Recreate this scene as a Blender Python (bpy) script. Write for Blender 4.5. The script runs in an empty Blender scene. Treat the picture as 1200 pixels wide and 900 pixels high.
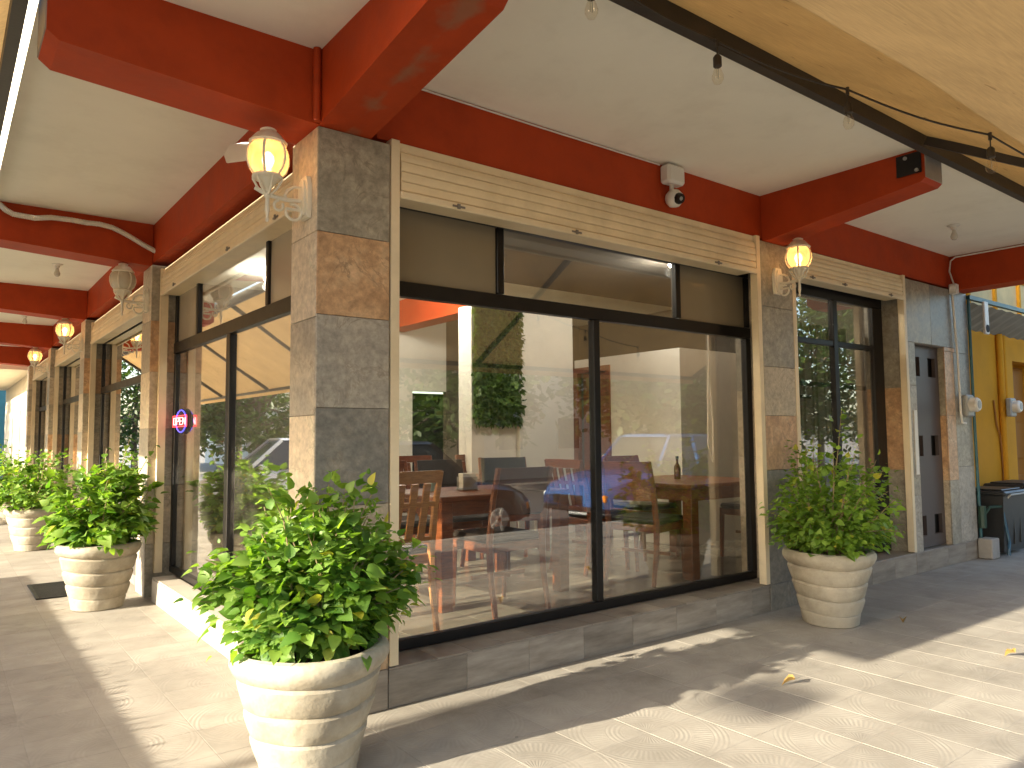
import bpy, math, random
from mathutils import Vector, Matrix
R = math.radians
PI = math.pi
scene = bpy.context.scene
col = scene.collection

# ---------------------------------------------------------------- camera
YAW, PIT, ROL, FPX = 0.915607, 0.0698125, -0.00784413, 874.146
fw = Vector((math.cos(YAW) * math.cos(PIT), math.sin(YAW) * math.cos(PIT), math.sin(PIT)))
rt = Vector((math.sin(YAW), -math.cos(YAW), 0)); up = rt.cross(fw)
r2 = math.cos(ROL) * rt + math.sin(ROL) * up
u2 = -math.sin(ROL) * rt + math.cos(ROL) * up
CAM = Vector((0, 0, 1.5))
cam = bpy.data.cameras.new('camera')
cam.sensor_width = 36; cam.lens = FPX / 1200 * 36; cam.clip_start = 0.05; cam.clip_end = 1000
camo = bpy.data.objects.new('camera', cam); col.objects.link(camo)
camo.matrix_world = Matrix(((r2.x, u2.x, -fw.x, 0), (r2.y, u2.y, -fw.y, 0), (r2.z, u2.z, -fw.z, 1.5), (0, 0, 0, 1)))
scene.camera = camo

# ---------------------------------------------------------------- sky and sun
TANEL = 0.33
EL = math.atan(TANEL); AZ = R(-1.5)                     # light travels along +X, a hair towards -Y
w = bpy.data.worlds.new('World'); scene.world = w; w.use_nodes = True
nt = w.node_tree; bg = nt.nodes['Background']
sky = nt.nodes.new('ShaderNodeTexSky'); sky.sky_type = 'NISHITA'; sky.sun_disc = False
sky.sun_elevation = EL; sky.sun_rotation = R(-90) - AZ; sky.air_density = 1.0; sky.dust_density = 2.0
nt.links.new(sky.outputs[0], bg.inputs[0]); bg.inputs[1].default_value = 0.15
sun = bpy.data.lights.new('sun', 'SUN'); sun.energy = 4.4; sun.angle = R(0.55); sun.color = (1.0, 0.91, 0.73)
suno = bpy.data.objects.new('sun', sun); col.objects.link(suno)
suno.rotation_euler = Vector((math.cos(AZ), math.sin(AZ), -TANEL)).to_track_quat('-Z', 'Y').to_euler()
scene.view_settings.view_transform = 'Standard'; scene.view_settings.look = 'None'
scene.view_settings.exposure = 1.92; scene.view_settings.gamma = 1.0
scene.cycles.max_bounces = 12; scene.cycles.diffuse_bounces = 5; scene.cycles.glossy_bounces = 5
scene.cycles.transparent_max_bounces = 24; scene.cycles.transmission_bounces = 8
scene.cycles.use_denoising = True; scene.cycles.sample_clamp_indirect = 6
scene.cycles.caustics_reflective = False; scene.cycles.caustics_refractive = False

# ---------------------------------------------------------------- materials
MATS = {}
def newmat(name):
    m = bpy.data.materials.new(name); m.use_nodes = True
    n = m.node_tree.nodes; l = m.node_tree.links
    return m, n, l, n['Principled BSDF']

def mat(name, c, rough=.6, var=.12, scale=5, bump=.15, bscale=40, metal=0, spec=.5, rnd=0, c2=None, stretch=None, grime=0):
    """painted / plain surface: uneven colour, fine relief, optional per-object variation"""
    if name in MATS: return MATS[name]
    m, n, l, b = newmat(name)
    tc = n.new('ShaderNodeTexCoord'); src = tc.outputs['Object']
    if rnd:                                                # alike pieces must not carry the same stains
        of = n.new('ShaderNodeObjectInfo'); ma = n.new('ShaderNodeVectorMath'); ma.operation = 'MULTIPLY_ADD'
        l.new(of.outputs['Random'], ma.inputs[0]); ma.inputs[1].default_value = (13, 29, 17); l.new(src, ma.inputs[2]); src = ma.outputs[0]
    if stretch:
        mp = n.new('ShaderNodeMapping'); mp.inputs['Scale'].default_value = stretch; l.new(src, mp.inputs[0]); src = mp.outputs[0]
    no = n.new('ShaderNodeTexNoise'); no.inputs['Scale'].default_value = scale; no.inputs['Detail'].default_value = 6
    no.inputs['Roughness'].default_value = .62
    l.new(src, no.inputs['Vector'])
    r = n.new('ShaderNodeValToRGB'); l.new(no.outputs[0], r.inputs[0])
    r.color_ramp.elements[0].position = .3; r.color_ramp.elements[1].position = .72
    a = [x * (1 - var) for x in c]; d = [min(1, x * (1 + var)) for x in (c2 or c)]
    r.color_ramp.elements[0].color = (*a, 1); r.color_ramp.elements[1].color = (*d, 1)
    out = r.outputs[0]
    if grime:
        g = n.new('ShaderNodeTexNoise'); g.inputs['Scale'].default_value = 1.7; g.inputs['Detail'].default_value = 9; g.inputs['Roughness'].default_value = .7
        l.new(src, g.inputs['Vector'])
        gr = n.new('ShaderNodeMapRange'); gr.inputs[1].default_value = .48; gr.inputs[2].default_value = .75; gr.inputs[4].default_value = grime
        l.new(g.outputs[0], gr.inputs[0])
        mx = n.new('ShaderNodeMixRGB'); mx.blend_type = 'MULTIPLY'; l.new(gr.outputs[0], mx.inputs[0]); l.new(out, mx.inputs[1])
        mx.inputs[2].default_value = (.45, .40, .33, 1); out = mx.outputs[0]
    if rnd:
        oi = n.new('ShaderNodeObjectInfo'); ge = n.new('ShaderNodeNewGeometry')
        ad = n.new('ShaderNodeMath'); ad.operation = 'ADD'; l.new(oi.outputs['Random'], ad.inputs[0]); l.new(ge.outputs['Random Per Island'], ad.inputs[1])
        fr = n.new('ShaderNodeMath'); fr.operation = 'FRACT'; l.new(ad.outputs[0], fr.inputs[0])
        mr = n.new('ShaderNodeMapRange'); mr.inputs[3].default_value = 1 - rnd; mr.inputs[4].default_value = 1 + rnd
        l.new(fr.outputs[0], mr.inputs[0])
        hs = n.new('ShaderNodeHueSaturation'); l.new(out, hs.inputs['Color']); l.new(mr.outputs[0], hs.inputs['Value']); out = hs.outputs[0]
    l.new(out, b.inputs['Base Color'])
    b.inputs['Roughness'].default_value = rough; b.inputs['Metallic'].default_value = metal
    b.inputs['Specular IOR Level'].default_value = spec
    rr = n.new('ShaderNodeMapRange'); rr.inputs[3].default_value = max(0, rough - .1); rr.inputs[4].default_value = min(1, rough + .1)
    l.new(no.outputs[0], rr.inputs[0]); l.new(rr.outputs[0], b.inputs['Roughness'])
    if bump:
        bn = n.new('ShaderNodeTexNoise'); bn.inputs['Scale'].default_value = bscale; bn.inputs['Detail'].default_value = 4
        l.new(src, bn.inputs['Vector'])
        bu = n.new('ShaderNodeBump'); bu.inputs['Strength'].default_value = bump; bu.inputs['Distance'].default_value = .01
        l.new(bn.outputs[0], bu.inputs['Height']); l.new(bu.outputs[0], b.inputs['Normal'])
    MATS[name] = m; return m

def stone(name, cols, vein=(.1, .08, .07), rough=.35, vs=2.2, vamt=.55):
    """polished natural stone: clouds of two or three colours with crooked dark veins"""
    if name in MATS: return MATS[name]
    m, n, l, b = newmat(name)
    tc = n.new('ShaderNodeTexCoord'); oi = n.new('ShaderNodeObjectInfo')
    add = n.new('ShaderNodeVectorMath'); add.operation = 'MULTIPLY_ADD'
    l.new(oi.outputs['Random'], add.inputs[0]); add.inputs[1].default_value = (17, 9, 23); l.new(tc.outputs['Object'], add.inputs[2])
    mp = n.new('ShaderNodeMapping'); mp.inputs['Rotation'].default_value = (.5, .6, .4); mp.inputs['Scale'].default_value = (1, 1, 1.25); l.new(add.outputs[0], mp.inputs[0])
    c = n.new('ShaderNodeTexNoise'); c.inputs['Scale'].default_value = 4.2; c.inputs['Detail'].default_value = 10; c.inputs['Roughness'].default_value = .74; c.inputs['Distortion'].default_value = .25
    l.new(mp.outputs[0], c.inputs['Vector'])
    r = n.new('ShaderNodeValToRGB'); l.new(c.outputs[0], r.inputs[0]); r.color_ramp.elements[0].position = .32; r.color_ramp.elements[1].position = .7
    r.color_ramp.elements[0].color = (*cols[0], 1); r.color_ramp.elements[1].color = (*cols[-1], 1)
    if len(cols) == 3:
        e = r.color_ramp.elements.new(.52); e.color = (*cols[1], 1)
    v = n.new('ShaderNodeTexNoise'); v.inputs['Scale'].default_value = vs; v.inputs['Detail'].default_value = 8; v.inputs['Roughness'].default_value = .6; v.inputs['Distortion'].default_value = 1.6
    l.new(mp.outputs[0], v.inputs['Vector'])
    s = n.new('ShaderNodeMath'); s.operation = 'SUBTRACT'; s.inputs[1].default_value = .5; l.new(v.outputs[0], s.inputs[0])
    ab = n.new('ShaderNodeMath'); ab.operation = 'ABSOLUTE'; l.new(s.outputs[0], ab.inputs[0])
    mr = n.new('ShaderNodeMapRange'); mr.inputs[1].default_value = 0; mr.inputs[2].default_value = .022; mr.inputs[3].default_value = vamt; mr.inputs[4].default_value = 0
    l.new(ab.outputs[0], mr.inputs[0])
    gate = n.new('ShaderNodeMapRange'); gate.inputs[1].default_value = .42; gate.inputs[2].default_value = .62; l.new(c.outputs[0], gate.inputs[0])
    mu = n.new('ShaderNodeMath'); mu.operation = 'MULTIPLY'; l.new(mr.outputs[0], mu.inputs[0]); l.new(gate.outputs[0], mu.inputs[1])
    mx = n.new('ShaderNodeMixRGB'); l.new(mu.outputs[0], mx.inputs[0]); l.new(r.outputs[0], mx.inputs[1]); mx.inputs[2].default_value = (*vein, 1)
    f = n.new('ShaderNodeTexNoise'); f.inputs['Scale'].default_value = 22; f.inputs['Detail'].default_value = 7; f.inputs['Roughness'].default_value = .72; l.new(tc.outputs['Object'], f.inputs['Vector'])
    fm = n.new('ShaderNodeMapRange'); fm.inputs[1].default_value = .25; fm.inputs[2].default_value = .75; fm.inputs[3].default_value = .62; fm.inputs[4].default_value = 1.38; l.new(f.outputs[0], fm.inputs[0])
    hs = n.new('ShaderNodeHueSaturation'); l.new(mx.outputs[0], hs.inputs['Color']); l.new(fm.outputs[0], hs.inputs['Value'])
    l.new(hs.outputs[0], b.inputs['Base Color'])
    rm = n.new('ShaderNodeMapRange'); rm.inputs[3].default_value = rough - .1; rm.inputs[4].default_value = rough + .2; l.new(c.outputs[0], rm.inputs[0]); l.new(rm.outputs[0], b.inputs['Roughness'])
    bu = n.new('ShaderNodeBump'); bu.inputs['Strength'].default_value = .12; bu.inputs['Distance'].default_value = .01; l.new(c.outputs[0], bu.inputs['Height']); l.new(bu.outputs[0], b.inputs['Normal'])
    MATS[name] = m; return m

def wood(name, a, c, rough=.35, scale=(3, 3, 30)):
    m = mat(name, a, rough=rough, var=.15, scale=4, bump=.05, bscale=30, c2=c, stretch=scale, rnd=.08)
    return m

def glass_mat(name, tint=(.9, .93, .92), boost=1.0, rough=0.0):
    """window pane: Fresnel mirror over a clear sheet, so sun and view both pass"""
    m, n, l, b = newmat(name); n.remove(b)
    fr = n.new('ShaderNodeLayerWeight'); fr.inputs['Blend'].default_value = .5            # Schlick, the same from both sides of the sheet
    pw = n.new('ShaderNodeMath'); pw.operation = 'POWER'; pw.inputs[1].default_value = 5; l.new(fr.outputs['Facing'], pw.inputs[0])
    mu = n.new('ShaderNodeMath'); mu.operation = 'MULTIPLY_ADD'; mu.use_clamp = True; mu.inputs[1].default_value = .94 * boost; mu.inputs[2].default_value = .05 * boost
    l.new(pw.outputs[0], mu.inputs[0])
    t = n.new('ShaderNodeBsdfTransparent'); t.inputs[0].default_value = (*tint, 1)
    g = n.new('ShaderNodeBsdfGlossy'); g.inputs['Roughness'].default_value = rough; g.inputs['Color'].default_value = (1, 1, 1, 1)
    mx = n.new('ShaderNodeMixShader'); l.new(mu.outputs[0], mx.inputs[0]); l.new(t.outputs[0], mx.inputs[1]); l.new(g.outputs[0], mx.inputs[2])
    tc = n.new('ShaderNodeTexCoord'); no = n.new('ShaderNodeTexNoise'); no.inputs['Scale'].default_value = 1.8; no.inputs['Detail'].default_value = 8; no.inputs['Roughness'].default_value = .7; l.new(tc.outputs['Object'], no.inputs['Vector'])
    du = n.new('ShaderNodeMapRange'); du.inputs[1].default_value = .45; du.inputs[2].default_value = .75; du.inputs[4].default_value = .045; l.new(no.outputs[0], du.inputs[0])
    df = n.new('ShaderNodeBsdfDiffuse'); df.inputs[0].default_value = (.6, .55, .47, 1)
    m2 = n.new('ShaderNodeMixShader'); l.new(du.outputs[0], m2.inputs[0]); l.new(mx.outputs[0], m2.inputs[1]); l.new(df.outputs[0], m2.inputs[2])
    l.new(m2.outputs[0], n['Material Output'].inputs[0]); return m

def leaf_mat(name, dark, light, gloss=.4, trans=.35):
    m, n, l, b = newmat(name)
    oi = n.new('ShaderNodeObjectInfo'); ge = n.new('ShaderNodeNewGeometry')
    ad = n.new('ShaderNodeMath'); ad.operation = 'ADD'; l.new(oi.outputs['Random'], ad.inputs[0]); l.new(ge.outputs['Random Per Island'], ad.inputs[1])
    fr = n.new('ShaderNodeMath'); fr.operation = 'FRACT'; l.new(ad.outputs[0], fr.inputs[0])
    r = n.new('ShaderNodeValToRGB'); l.new(fr.outputs[0], r.inputs[0])
    r.color_ramp.elements[0].color = (*dark, 1); r.color_ramp.elements[1].color = (*light, 1); r.color_ramp.elements[1].position = .97
    e = r.color_ramp.elements.new(.988); e.color = (light[0] * 1.6, light[1] * 1.0, light[2] * .8, 1)      # a few yellowed leaves
    tc = n.new('ShaderNodeTexCoord'); no = n.new('ShaderNodeTexNoise'); no.inputs['Scale'].default_value = 35; l.new(tc.outputs['Object'], no.inputs['Vector'])
    bu = n.new('ShaderNodeBump'); bu.inputs['Strength'].default_value = .35; bu.inputs['Distance'].default_value = .004; l.new(no.outputs[0], bu.inputs['Height']); l.new(bu.outputs[0], b.inputs['Normal'])
    l.new(r.outputs[0], b.inputs['Base Color']); b.inputs['Roughness'].default_value = gloss
    t = n.new('ShaderNodeBsdfTranslucent'); l.new(r.outputs[0], t.inputs[0])
    br = n.new('ShaderNodeMixRGB'); br.blend_type = 'MULTIPLY'; br.inputs[0].default_value = 1; l.new(r.outputs[0], br.inputs[1]); br.inputs[2].default_value = (1.6, 1.7, .5, 1); l.new(br.outputs[0], t.inputs[0])
    mx = n.new('ShaderNodeMixShader'); mx.inputs[0].default_value = trans; l.new(b.outputs[0], mx.inputs[1]); l.new(t.outputs[0], mx.inputs[2])
    l.new(mx.outputs[0], n['Material Output'].inputs[0]); return m

def fabric_mat(name, c, trans=.5):
    m, n, l, b = newmat(name)
    tc = n.new('ShaderNodeTexCoord')
    mp = n.new('ShaderNodeMapping'); mp.inputs['Scale'].default_value = (1, 1, 1); l.new(tc.outputs['Object'], mp.inputs[0])
    no = n.new('ShaderNodeTexNoise'); no.inputs['Scale'].default_value = 2.5; no.inputs['Detail'].default_value = 8; l.new(mp.outputs[0], no.inputs['Vector'])
    wv = n.new('ShaderNodeTexNoise'); wv.inputs['Scale'].default_value = 9; wv.inputs['Detail'].default_value = 5
    m2 = n.new('ShaderNodeMapping'); m2.inputs['Scale'].default_value = (1, 9, 9); l.new(tc.outputs['Object'], m2.inputs[0]); l.new(m2.outputs[0], wv.inputs['Vector'])
    ad = n.new('ShaderNodeMath'); ad.operation = 'ADD'; l.new(no.outputs[0], ad.inputs[0]); l.new(wv.outputs[0], ad.inputs[1])
    r = n.new('ShaderNodeValToRGB'); r.color_ramp.elements[0].position = .6; r.color_ramp.elements[1].position = 1.0
    hf = n.new('ShaderNodeMath'); hf.operation = 'MULTIPLY'; hf.inputs[1].default_value = .8; l.new(ad.outputs[0], hf.inputs[0]); l.new(hf.outputs[0], r.inputs[0])
    r.color_ramp.elements[0].color = (*[x * .86 for x in c], 1); r.color_ramp.elements[1].color = (*[x * 1.08 for x in c], 1)
    # dark mildew spots, stretched
    sp = n.new('ShaderNodeTexNoise'); sp.inputs['Scale'].default_value = 14; sp.inputs['Detail'].default_value = 2
    m3 = n.new('ShaderNodeMapping'); m3.inputs['Scale'].default_value = (.45, 1.2, 1.2); l.new(tc.outputs['Object'], m3.inputs[0]); l.new(m3.outputs[0], sp.inputs['Vector'])
    sr = n.new('ShaderNodeMapRange'); sr.inputs[1].default_value = .71; sr.inputs[2].default_value = .76; sr.inputs[4].default_value = .55; l.new(sp.outputs[0], sr.inputs[0])
    mx0 = n.new('ShaderNodeMixRGB'); l.new(sr.outputs[0], mx0.inputs[0]); l.new(r.outputs[0], mx0.inputs[1]); mx0.inputs[2].default_value = (c[0] * .35, c[1] * .33, c[2] * .3, 1)
    l.new(mx0.outputs[0], b.inputs['Base Color']); b.inputs['Roughness'].default_value = .9; b.inputs['Specular IOR Level'].default_value = .1
    bu = n.new('ShaderNodeBump'); bu.inputs['Strength'].default_value = .25; bu.inputs['Distance'].default_value = .02; l.new(ad.outputs[0], bu.inputs['Height']); l.new(bu.outputs[0], b.inputs['Normal'])
    t = n.new('ShaderNodeBsdfTranslucent'); l.new(mx0.outputs[0], t.inputs[0])
    mx = n.new('ShaderNodeMixShader'); mx.inputs[0].default_value = trans; l.new(b.outputs[0], mx.inputs[1]); l.new(t.outputs[0], mx.inputs[2])
    l.new(mx.outputs[0], n['Material Output'].inputs[0]); return m

def emit_mat(name, c, s):
    m, n, l, b = newmat(name); b.inputs['Base Color'].default_value = (*c, 1); b.inputs['Emission Color'].default_value = (*c, 1); b.inputs['Emission Strength'].default_value = s
    return m

def paving_mat():
    """cast cement tile: fans of rays and rings pressed round the tile corners; UV runs 0..1 on each tile"""
    m, n, l, b = newmat('paving_cement')
    uv = n.new('ShaderNodeUVMap'); uv.uv_map = 'UVMap'
    se = n.new('ShaderNodeSeparateXYZ'); l.new(uv.outputs[0], se.inputs[0])
    def mth(op, a, c=None, d=None, clamp=False):
        k = n.new('ShaderNodeMath'); k.operation = op; k.use_clamp = clamp
        for i, v in enumerate((a, c, d)):
            if v is None: continue
            if isinstance(v, (int, float)): k.inputs[i].default_value = v
            else: l.new(v, k.inputs[i])
        return k.outputs[0]
    x, y = se.outputs[0], se.outputs[1]
    r = mth('SQRT', mth('ADD', mth('MULTIPLY', x, x), mth('MULTIPLY', y, y)))
    th = mth('ARCTAN2', y, x)
    rays = mth('SINE', mth('MULTIPLY', th, 72))
    rays2 = mth('SINE', mth('MULTIPLY', th, 44))
    rings = mth('SINE', mth('MULTIPLY', r, 95))
    def band(lo, hi):
        return mth('MULTIPLY', mth('GREATER_THAN', r, lo), mth('LESS_THAN', r, hi))
    h = mth('MULTIPLY', rays2, band(.16, .34))
    h = mth('ADD', h, mth('MULTIPLY', rings, band(.36, .60)))
    h = mth('ADD', h, mth('MULTIPLY', rays, band(.62, .88)))
    h = mth('ADD', h, mth('MULTIPLY', rings, band(.90, 1.12)))
    tc = n.new('ShaderNodeNewGeometry')
    no = n.new('ShaderNodeTexNoise'); no.inputs['Scale'].default_value = 3.0; no.inputs['Detail'].default_value = 8; no.inputs['Roughness'].default_value = .65; l.new(tc.outputs['Position'], no.inputs['Vector'])
    n2 = n.new('ShaderNodeTexNoise'); n2.inputs['Scale'].default_value = 45; n2.inputs['Detail'].default_value = 5; l.new(tc.outputs['Position'], n2.inputs['Vector'])
    n3 = n.new('ShaderNodeTexNoise'); n3.inputs['Scale'].default_value = .9; n3.inputs['Detail'].default_value = 6; l.new(tc.outputs['Position'], n3.inputs['Vector'])
    wear = n.new('ShaderNodeMapRange'); wear.inputs[1].default_value = .35; wear.inputs[2].default_value = .65; wear.inputs[3].default_value = .25; wear.inputs[4].default_value = 1; l.new(no.outputs[0], wear.inputs[0])
    hh = mth('MULTIPLY', h, wear.outputs[0])
    hh = mth('ADD', hh, mth('MULTIPLY', n2.outputs[0], 1.5))
    bu = n.new('ShaderNodeBump'); bu.inputs['Strength'].default_value = .5; bu.inputs['Distance'].default_value = .0008; l.new(hh, bu.inputs['Height']); l.new(bu.outputs[0], b.inputs['Normal'])
    rp = n.new('ShaderNodeValToRGB'); l.new(no.outputs[0], rp.inputs[0]); rp.color_ramp.elements[0].position = .3; rp.color_ramp.elements[1].position = .75
    rp.color_ramp.elements[0].color = (.28, .25, .207, 1); rp.color_ramp.elements[1].color = (.405, .367, .31, 1)
    oi = n.new('ShaderNodeObjectInfo')
    fr = mth('FRACT', mth('ADD', oi.outputs['Random'], tc.outputs['Random Per Island']))
    v = mth('MULTIPLY_ADD', fr, .16, .92)
    v = mth('MULTIPLY', v, mth('MULTIPLY_ADD', n3.outputs[0], .35, .83))
    v = mth('MULTIPLY', v, mth('MULTIPLY_ADD', h, .028, 1.0))       # pressed grooves slightly darker than the ridges
    sp = n.new('ShaderNodeTexVoronoi'); sp.inputs['Scale'].default_value = 5.5; l.new(tc.outputs['Position'], sp.inputs['Vector'])
    sc = n.new('ShaderNodeSeparateColor'); l.new(sp.outputs['Color'], sc.inputs[0])
    spot = mth('MULTIPLY', mth('LESS_THAN', sp.outputs['Distance'], mth('MULTIPLY', sc.outputs[1], .075)), mth('GREATER_THAN', sc.outputs[0], .72))
    v = mth('MULTIPLY', v, mth('MULTIPLY_ADD', spot, -.42, 1.0))
    st_ = n.new('ShaderNodeTexNoise'); st_.inputs['Scale'].default_value = 1.6; st_.inputs['Detail'].default_value = 9; st_.inputs['Roughness'].default_value = .75; l.new(tc.outputs['Position'], st_.inputs['Vector'])
    sm = n.new('ShaderNodeMapRange'); sm.inputs[1].default_value = .52; sm.inputs[2].default_value = .72; sm.inputs[3].default_value = 1; sm.inputs[4].default_value = .72; l.new(st_.outputs[0], sm.inputs[0])
    v = mth('MULTIPLY', v, sm.outputs[0])
    hs = n.new('ShaderNodeHueSaturation'); l.new(rp.outputs[0], hs.inputs['Color']); l.new(v, hs.inputs['Value'])
    l.new(hs.outputs[0], b.inputs['Base Color']); b.inputs['Roughness'].default_value = .72; b.inputs['Specular IOR Level'].default_value = .35
    return m

def beam_mat():
    """red paint with scraped plaster patches along the underside"""
    m = mat('red_paint_scraped', (.42, .052, .010), rough=.62, spec=.22, var=.13, scale=3.5, bump=.28, bscale=13, grime=.38)
    n = m.node_tree.nodes; l = m.node_tree.links; b = n['Principled BSDF']
    src = b.inputs['Base Color'].links[0].from_socket
    ge = n.new('ShaderNodeNewGeometry'); se = n.new('ShaderNodeSeparateXYZ'); l.new(ge.outputs['Position'], se.inputs[0])
    no = n.new('ShaderNodeTexNoise'); no.inputs['Scale'].default_value = 4; no.inputs['Detail'].default_value = 8; l.new(ge.outputs['Position'], no.inputs['Vector'])
    d = n.new('ShaderNodeMath'); d.operation = 'SUBTRACT'; l.new(se.outputs[0], d.inputs[0]); d.inputs[1].default_value = 1.76
    a = n.new('ShaderNodeMath'); a.operation = 'ABSOLUTE'; l.new(d.outputs[0], a.inputs[0])
    k = n.new('ShaderNodeMath'); k.operation = 'MULTIPLY_ADD'; l.new(a.outputs[0], k.inputs[0]); k.inputs[1].default_value = -2.6; l.new(no.outputs[0], k.inputs[2])
    mr = n.new('ShaderNodeMapRange'); mr.inputs[1].default_value = .40; mr.inputs[2].default_value = .56; mr.inputs[4].default_value = .9; l.new(k.outputs[0], mr.inputs[0])
    mx = n.new('ShaderNodeMixRGB'); l.new(mr.outputs[0], mx.inputs[0]); l.new(src, mx.inputs[1]); mx.inputs[2].default_value = (.30, .115, .06, 1); l.new(mx.outputs[0], b.inputs['Base Color'])
    return m

RED = mat('red_paint', (.42, .052, .010), rough=.62, spec=.22, var=.13, scale=3.5, bump=.28, bscale=13, grime=.38)
REDS = beam_mat()
CEIL = mat('cream_ceiling_paint', (.90, .87, .75), rough=.85, var=.035, scale=1.2, bump=.14, bscale=11, grime=.17)
CONC = mat('grey_concrete', (.34, .31, .27), rough=.85, var=.15, scale=6, bump=.3)
MORT = mat('mortar', (.22, .19, .16), rough=.9, var=.2, scale=12, bump=.3)
ASPH = mat('street_concrete', (.33, .30, .26), rough=.9, var=.12, scale=3, bump=.4, bscale=90, grime=.4)
KERB = mat('kerb_concrete', (.38, .35, .30), rough=.85, var=.15, bump=.3)
SLAT = mat('cream_shutter_paint', (.82, .67, .43), rough=.45, var=.06, scale=4, bump=.06, grime=.35)
RAIL = mat('cream_rail_paint', (.80, .66, .44), rough=.45, var=.06, scale=4, bump=.05, grime=.3)
BLK = mat('black_frame_paint', (.011, .009, .008), spec=.3, rough=.38, var=.25, scale=8, bump=.04)
STEEL = mat('dark_awning_steel', (.035, .028, .023), rough=.5, var=.3, scale=8, bump=.1)
FROST = mat('brown_frosted_film', (.25, .205, .135), rough=.16, var=.06, scale=1.5, bump=0)
TANF = mat('tan_frosted_film', (.42, .36, .27), rough=.18, var=.06, scale=1.5, bump=0)
WHITE = mat('white_wall_paint', (.72, .70, .64), rough=.5, var=.03, scale=2, bump=.03)
WCAST = mat('white_cast_metal', (.80, .74, .60), rough=.42, var=.06, scale=10, bump=.05, grime=.25)
WPL = mat('white_plastic', (.74, .71, .64), rough=.4, var=.04, scale=6, bump=.02)
POT = mat('cream_pot_paint', (.41, .36, .27), rough=.72, var=.14, scale=6, bump=.4, bscale=26, grime=.95, rnd=.05)
SOIL = mat('potting_soil', (.04, .028, .018), rough=.95, var=.4, scale=30, bump=.8, bscale=60)
STEM = mat('plant_stem', (.26, .20, .10), rough=.7, var=.3, scale=20)
BARK = mat('tree_bark', (.13, .10, .07), rough=.9, var=.3, scale=9, bump=.7, bscale=25)
DOORM = mat('plum_door_paint', (.075, .055, .05), rough=.45, var=.12, scale=3, bump=.05)
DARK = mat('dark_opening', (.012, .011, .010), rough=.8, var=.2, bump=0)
TILE_I = mat('cream_floor_tile', (.29, .25, .19), rough=.16, var=.07, scale=3, bump=.02, rnd=.05)
CHW = wood('red_brown_wood', (.13, .036, .012), (.24, .068, .020))
CHO = wood('honey_wood', (.40, .16, .045), (.55, .24, .07))
LEATH = mat('dark_leather', (.028, .020, .016), rough=.35, var=.2, scale=9, bump=.12)
LEATB = mat('brown_leather', (.11, .035, .018), rough=.35, var=.2, scale=9, bump=.12)
HEDGE_BACK = mat('green_backing', (.03, .04, .015), rough=.9)
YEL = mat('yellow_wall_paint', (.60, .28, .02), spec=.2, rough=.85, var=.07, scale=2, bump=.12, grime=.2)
YELD = mat('ochre_door_paint', (.30, .12, .012), rough=.6, var=.1, scale=3)
TEAL = mat('teal_paint', (.02, .10, .115), rough=.45, var=.2, scale=12)
BINM = mat('black_plastic', (.022, .022, .022), rough=.45, var=.2, scale=6)
GREYM = mat('grey_meter', (.33, .33, .31), rough=.45, var=.1, scale=9)
SHEET = mat('grey_sheet', (.25, .25, .22), rough=.6, var=.2, scale=4)
PALE = mat('pale_sunny_wall', (.70, .62, .47), rough=.8, var=.06, scale=1.5, bump=.1, grime=.2)
GLASS = glass_mat('window_glass', tint=(.96, .97, .95), boost=2.4)
LGLASS = glass_mat('bulb_glass', tint=(.97, .95, .9), boost=.8)
SHADE_STRIP = fabric_mat('awning_shade_strip_fabric', (.84, .74, .52), .72)
AWN = fabric_mat('tan_awning_fabric', (.58, .375, .165), .145)
S_GREY = stone('grey_slate_stone', [(0.221, 0.195, 0.15), (0.338, 0.299, 0.227), (0.468, 0.403, 0.293)], vein=(.08, .06, .045))
S_RUST = stone('rust_slate_stone', [(0.377, 0.215, 0.111), (0.546, 0.332, 0.176), (0.62, 0.436, 0.26)], vein=(.11, .05, .025))
S_LITE = stone('pale_grey_stone', [(0.273, 0.247, 0.208), (0.39, 0.345, 0.28), (0.468, 0.403, 0.312)], vein=(.13, .09, .06))
S_DARK = stone('dark_grey_stone', [(0.156, 0.146, 0.127), (0.227, 0.208, 0.176), (0.332, 0.286, 0.221)], vein=(.19, .14, .09), vamt=.4)
S_TAN = stone('tan_stone', [(0.39, 0.319, 0.227), (0.494, 0.403, 0.286), (0.585, 0.481, 0.338)], vein=(.17, .11, .06))
S_PINK = stone('pale_tan_stone', [(0.52, 0.429, 0.332), (0.62, 0.52, 0.39), (0.62, 0.585, 0.442)], vein=(.25, .17, .10))
S_STEP = mat('grey_brown_step_tile', (.25, .205, .16), rough=.38, var=.24, scale=2.6, bump=.05, stretch=(1, 1, 6), rnd=.14, c2=(.32, .275, .22))
S_LSTEP = mat('pale_step_tile', (.46, .41, .34), rough=.45, var=.08, scale=3, bump=.05, stretch=(1, 1, 5), rnd=.06)
PAVE = paving_mat()
LEAF_A = leaf_mat('broad_leaf', (.065, .16, .020), (.25, .38, .07), .5, .45)
LEAF_B = leaf_mat('shade_leaf', (.10, .19, .025), (.25, .38, .06), .5, .45)
LEAF_T = leaf_mat('tree_leaf', (.030, .065, .014), (.085, .14, .03), .5, .35)
LEAF_D = mat('dry_leaf', (.33, .20, .05), rough=.7, var=.25, scale=30, bump=.2)

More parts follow.
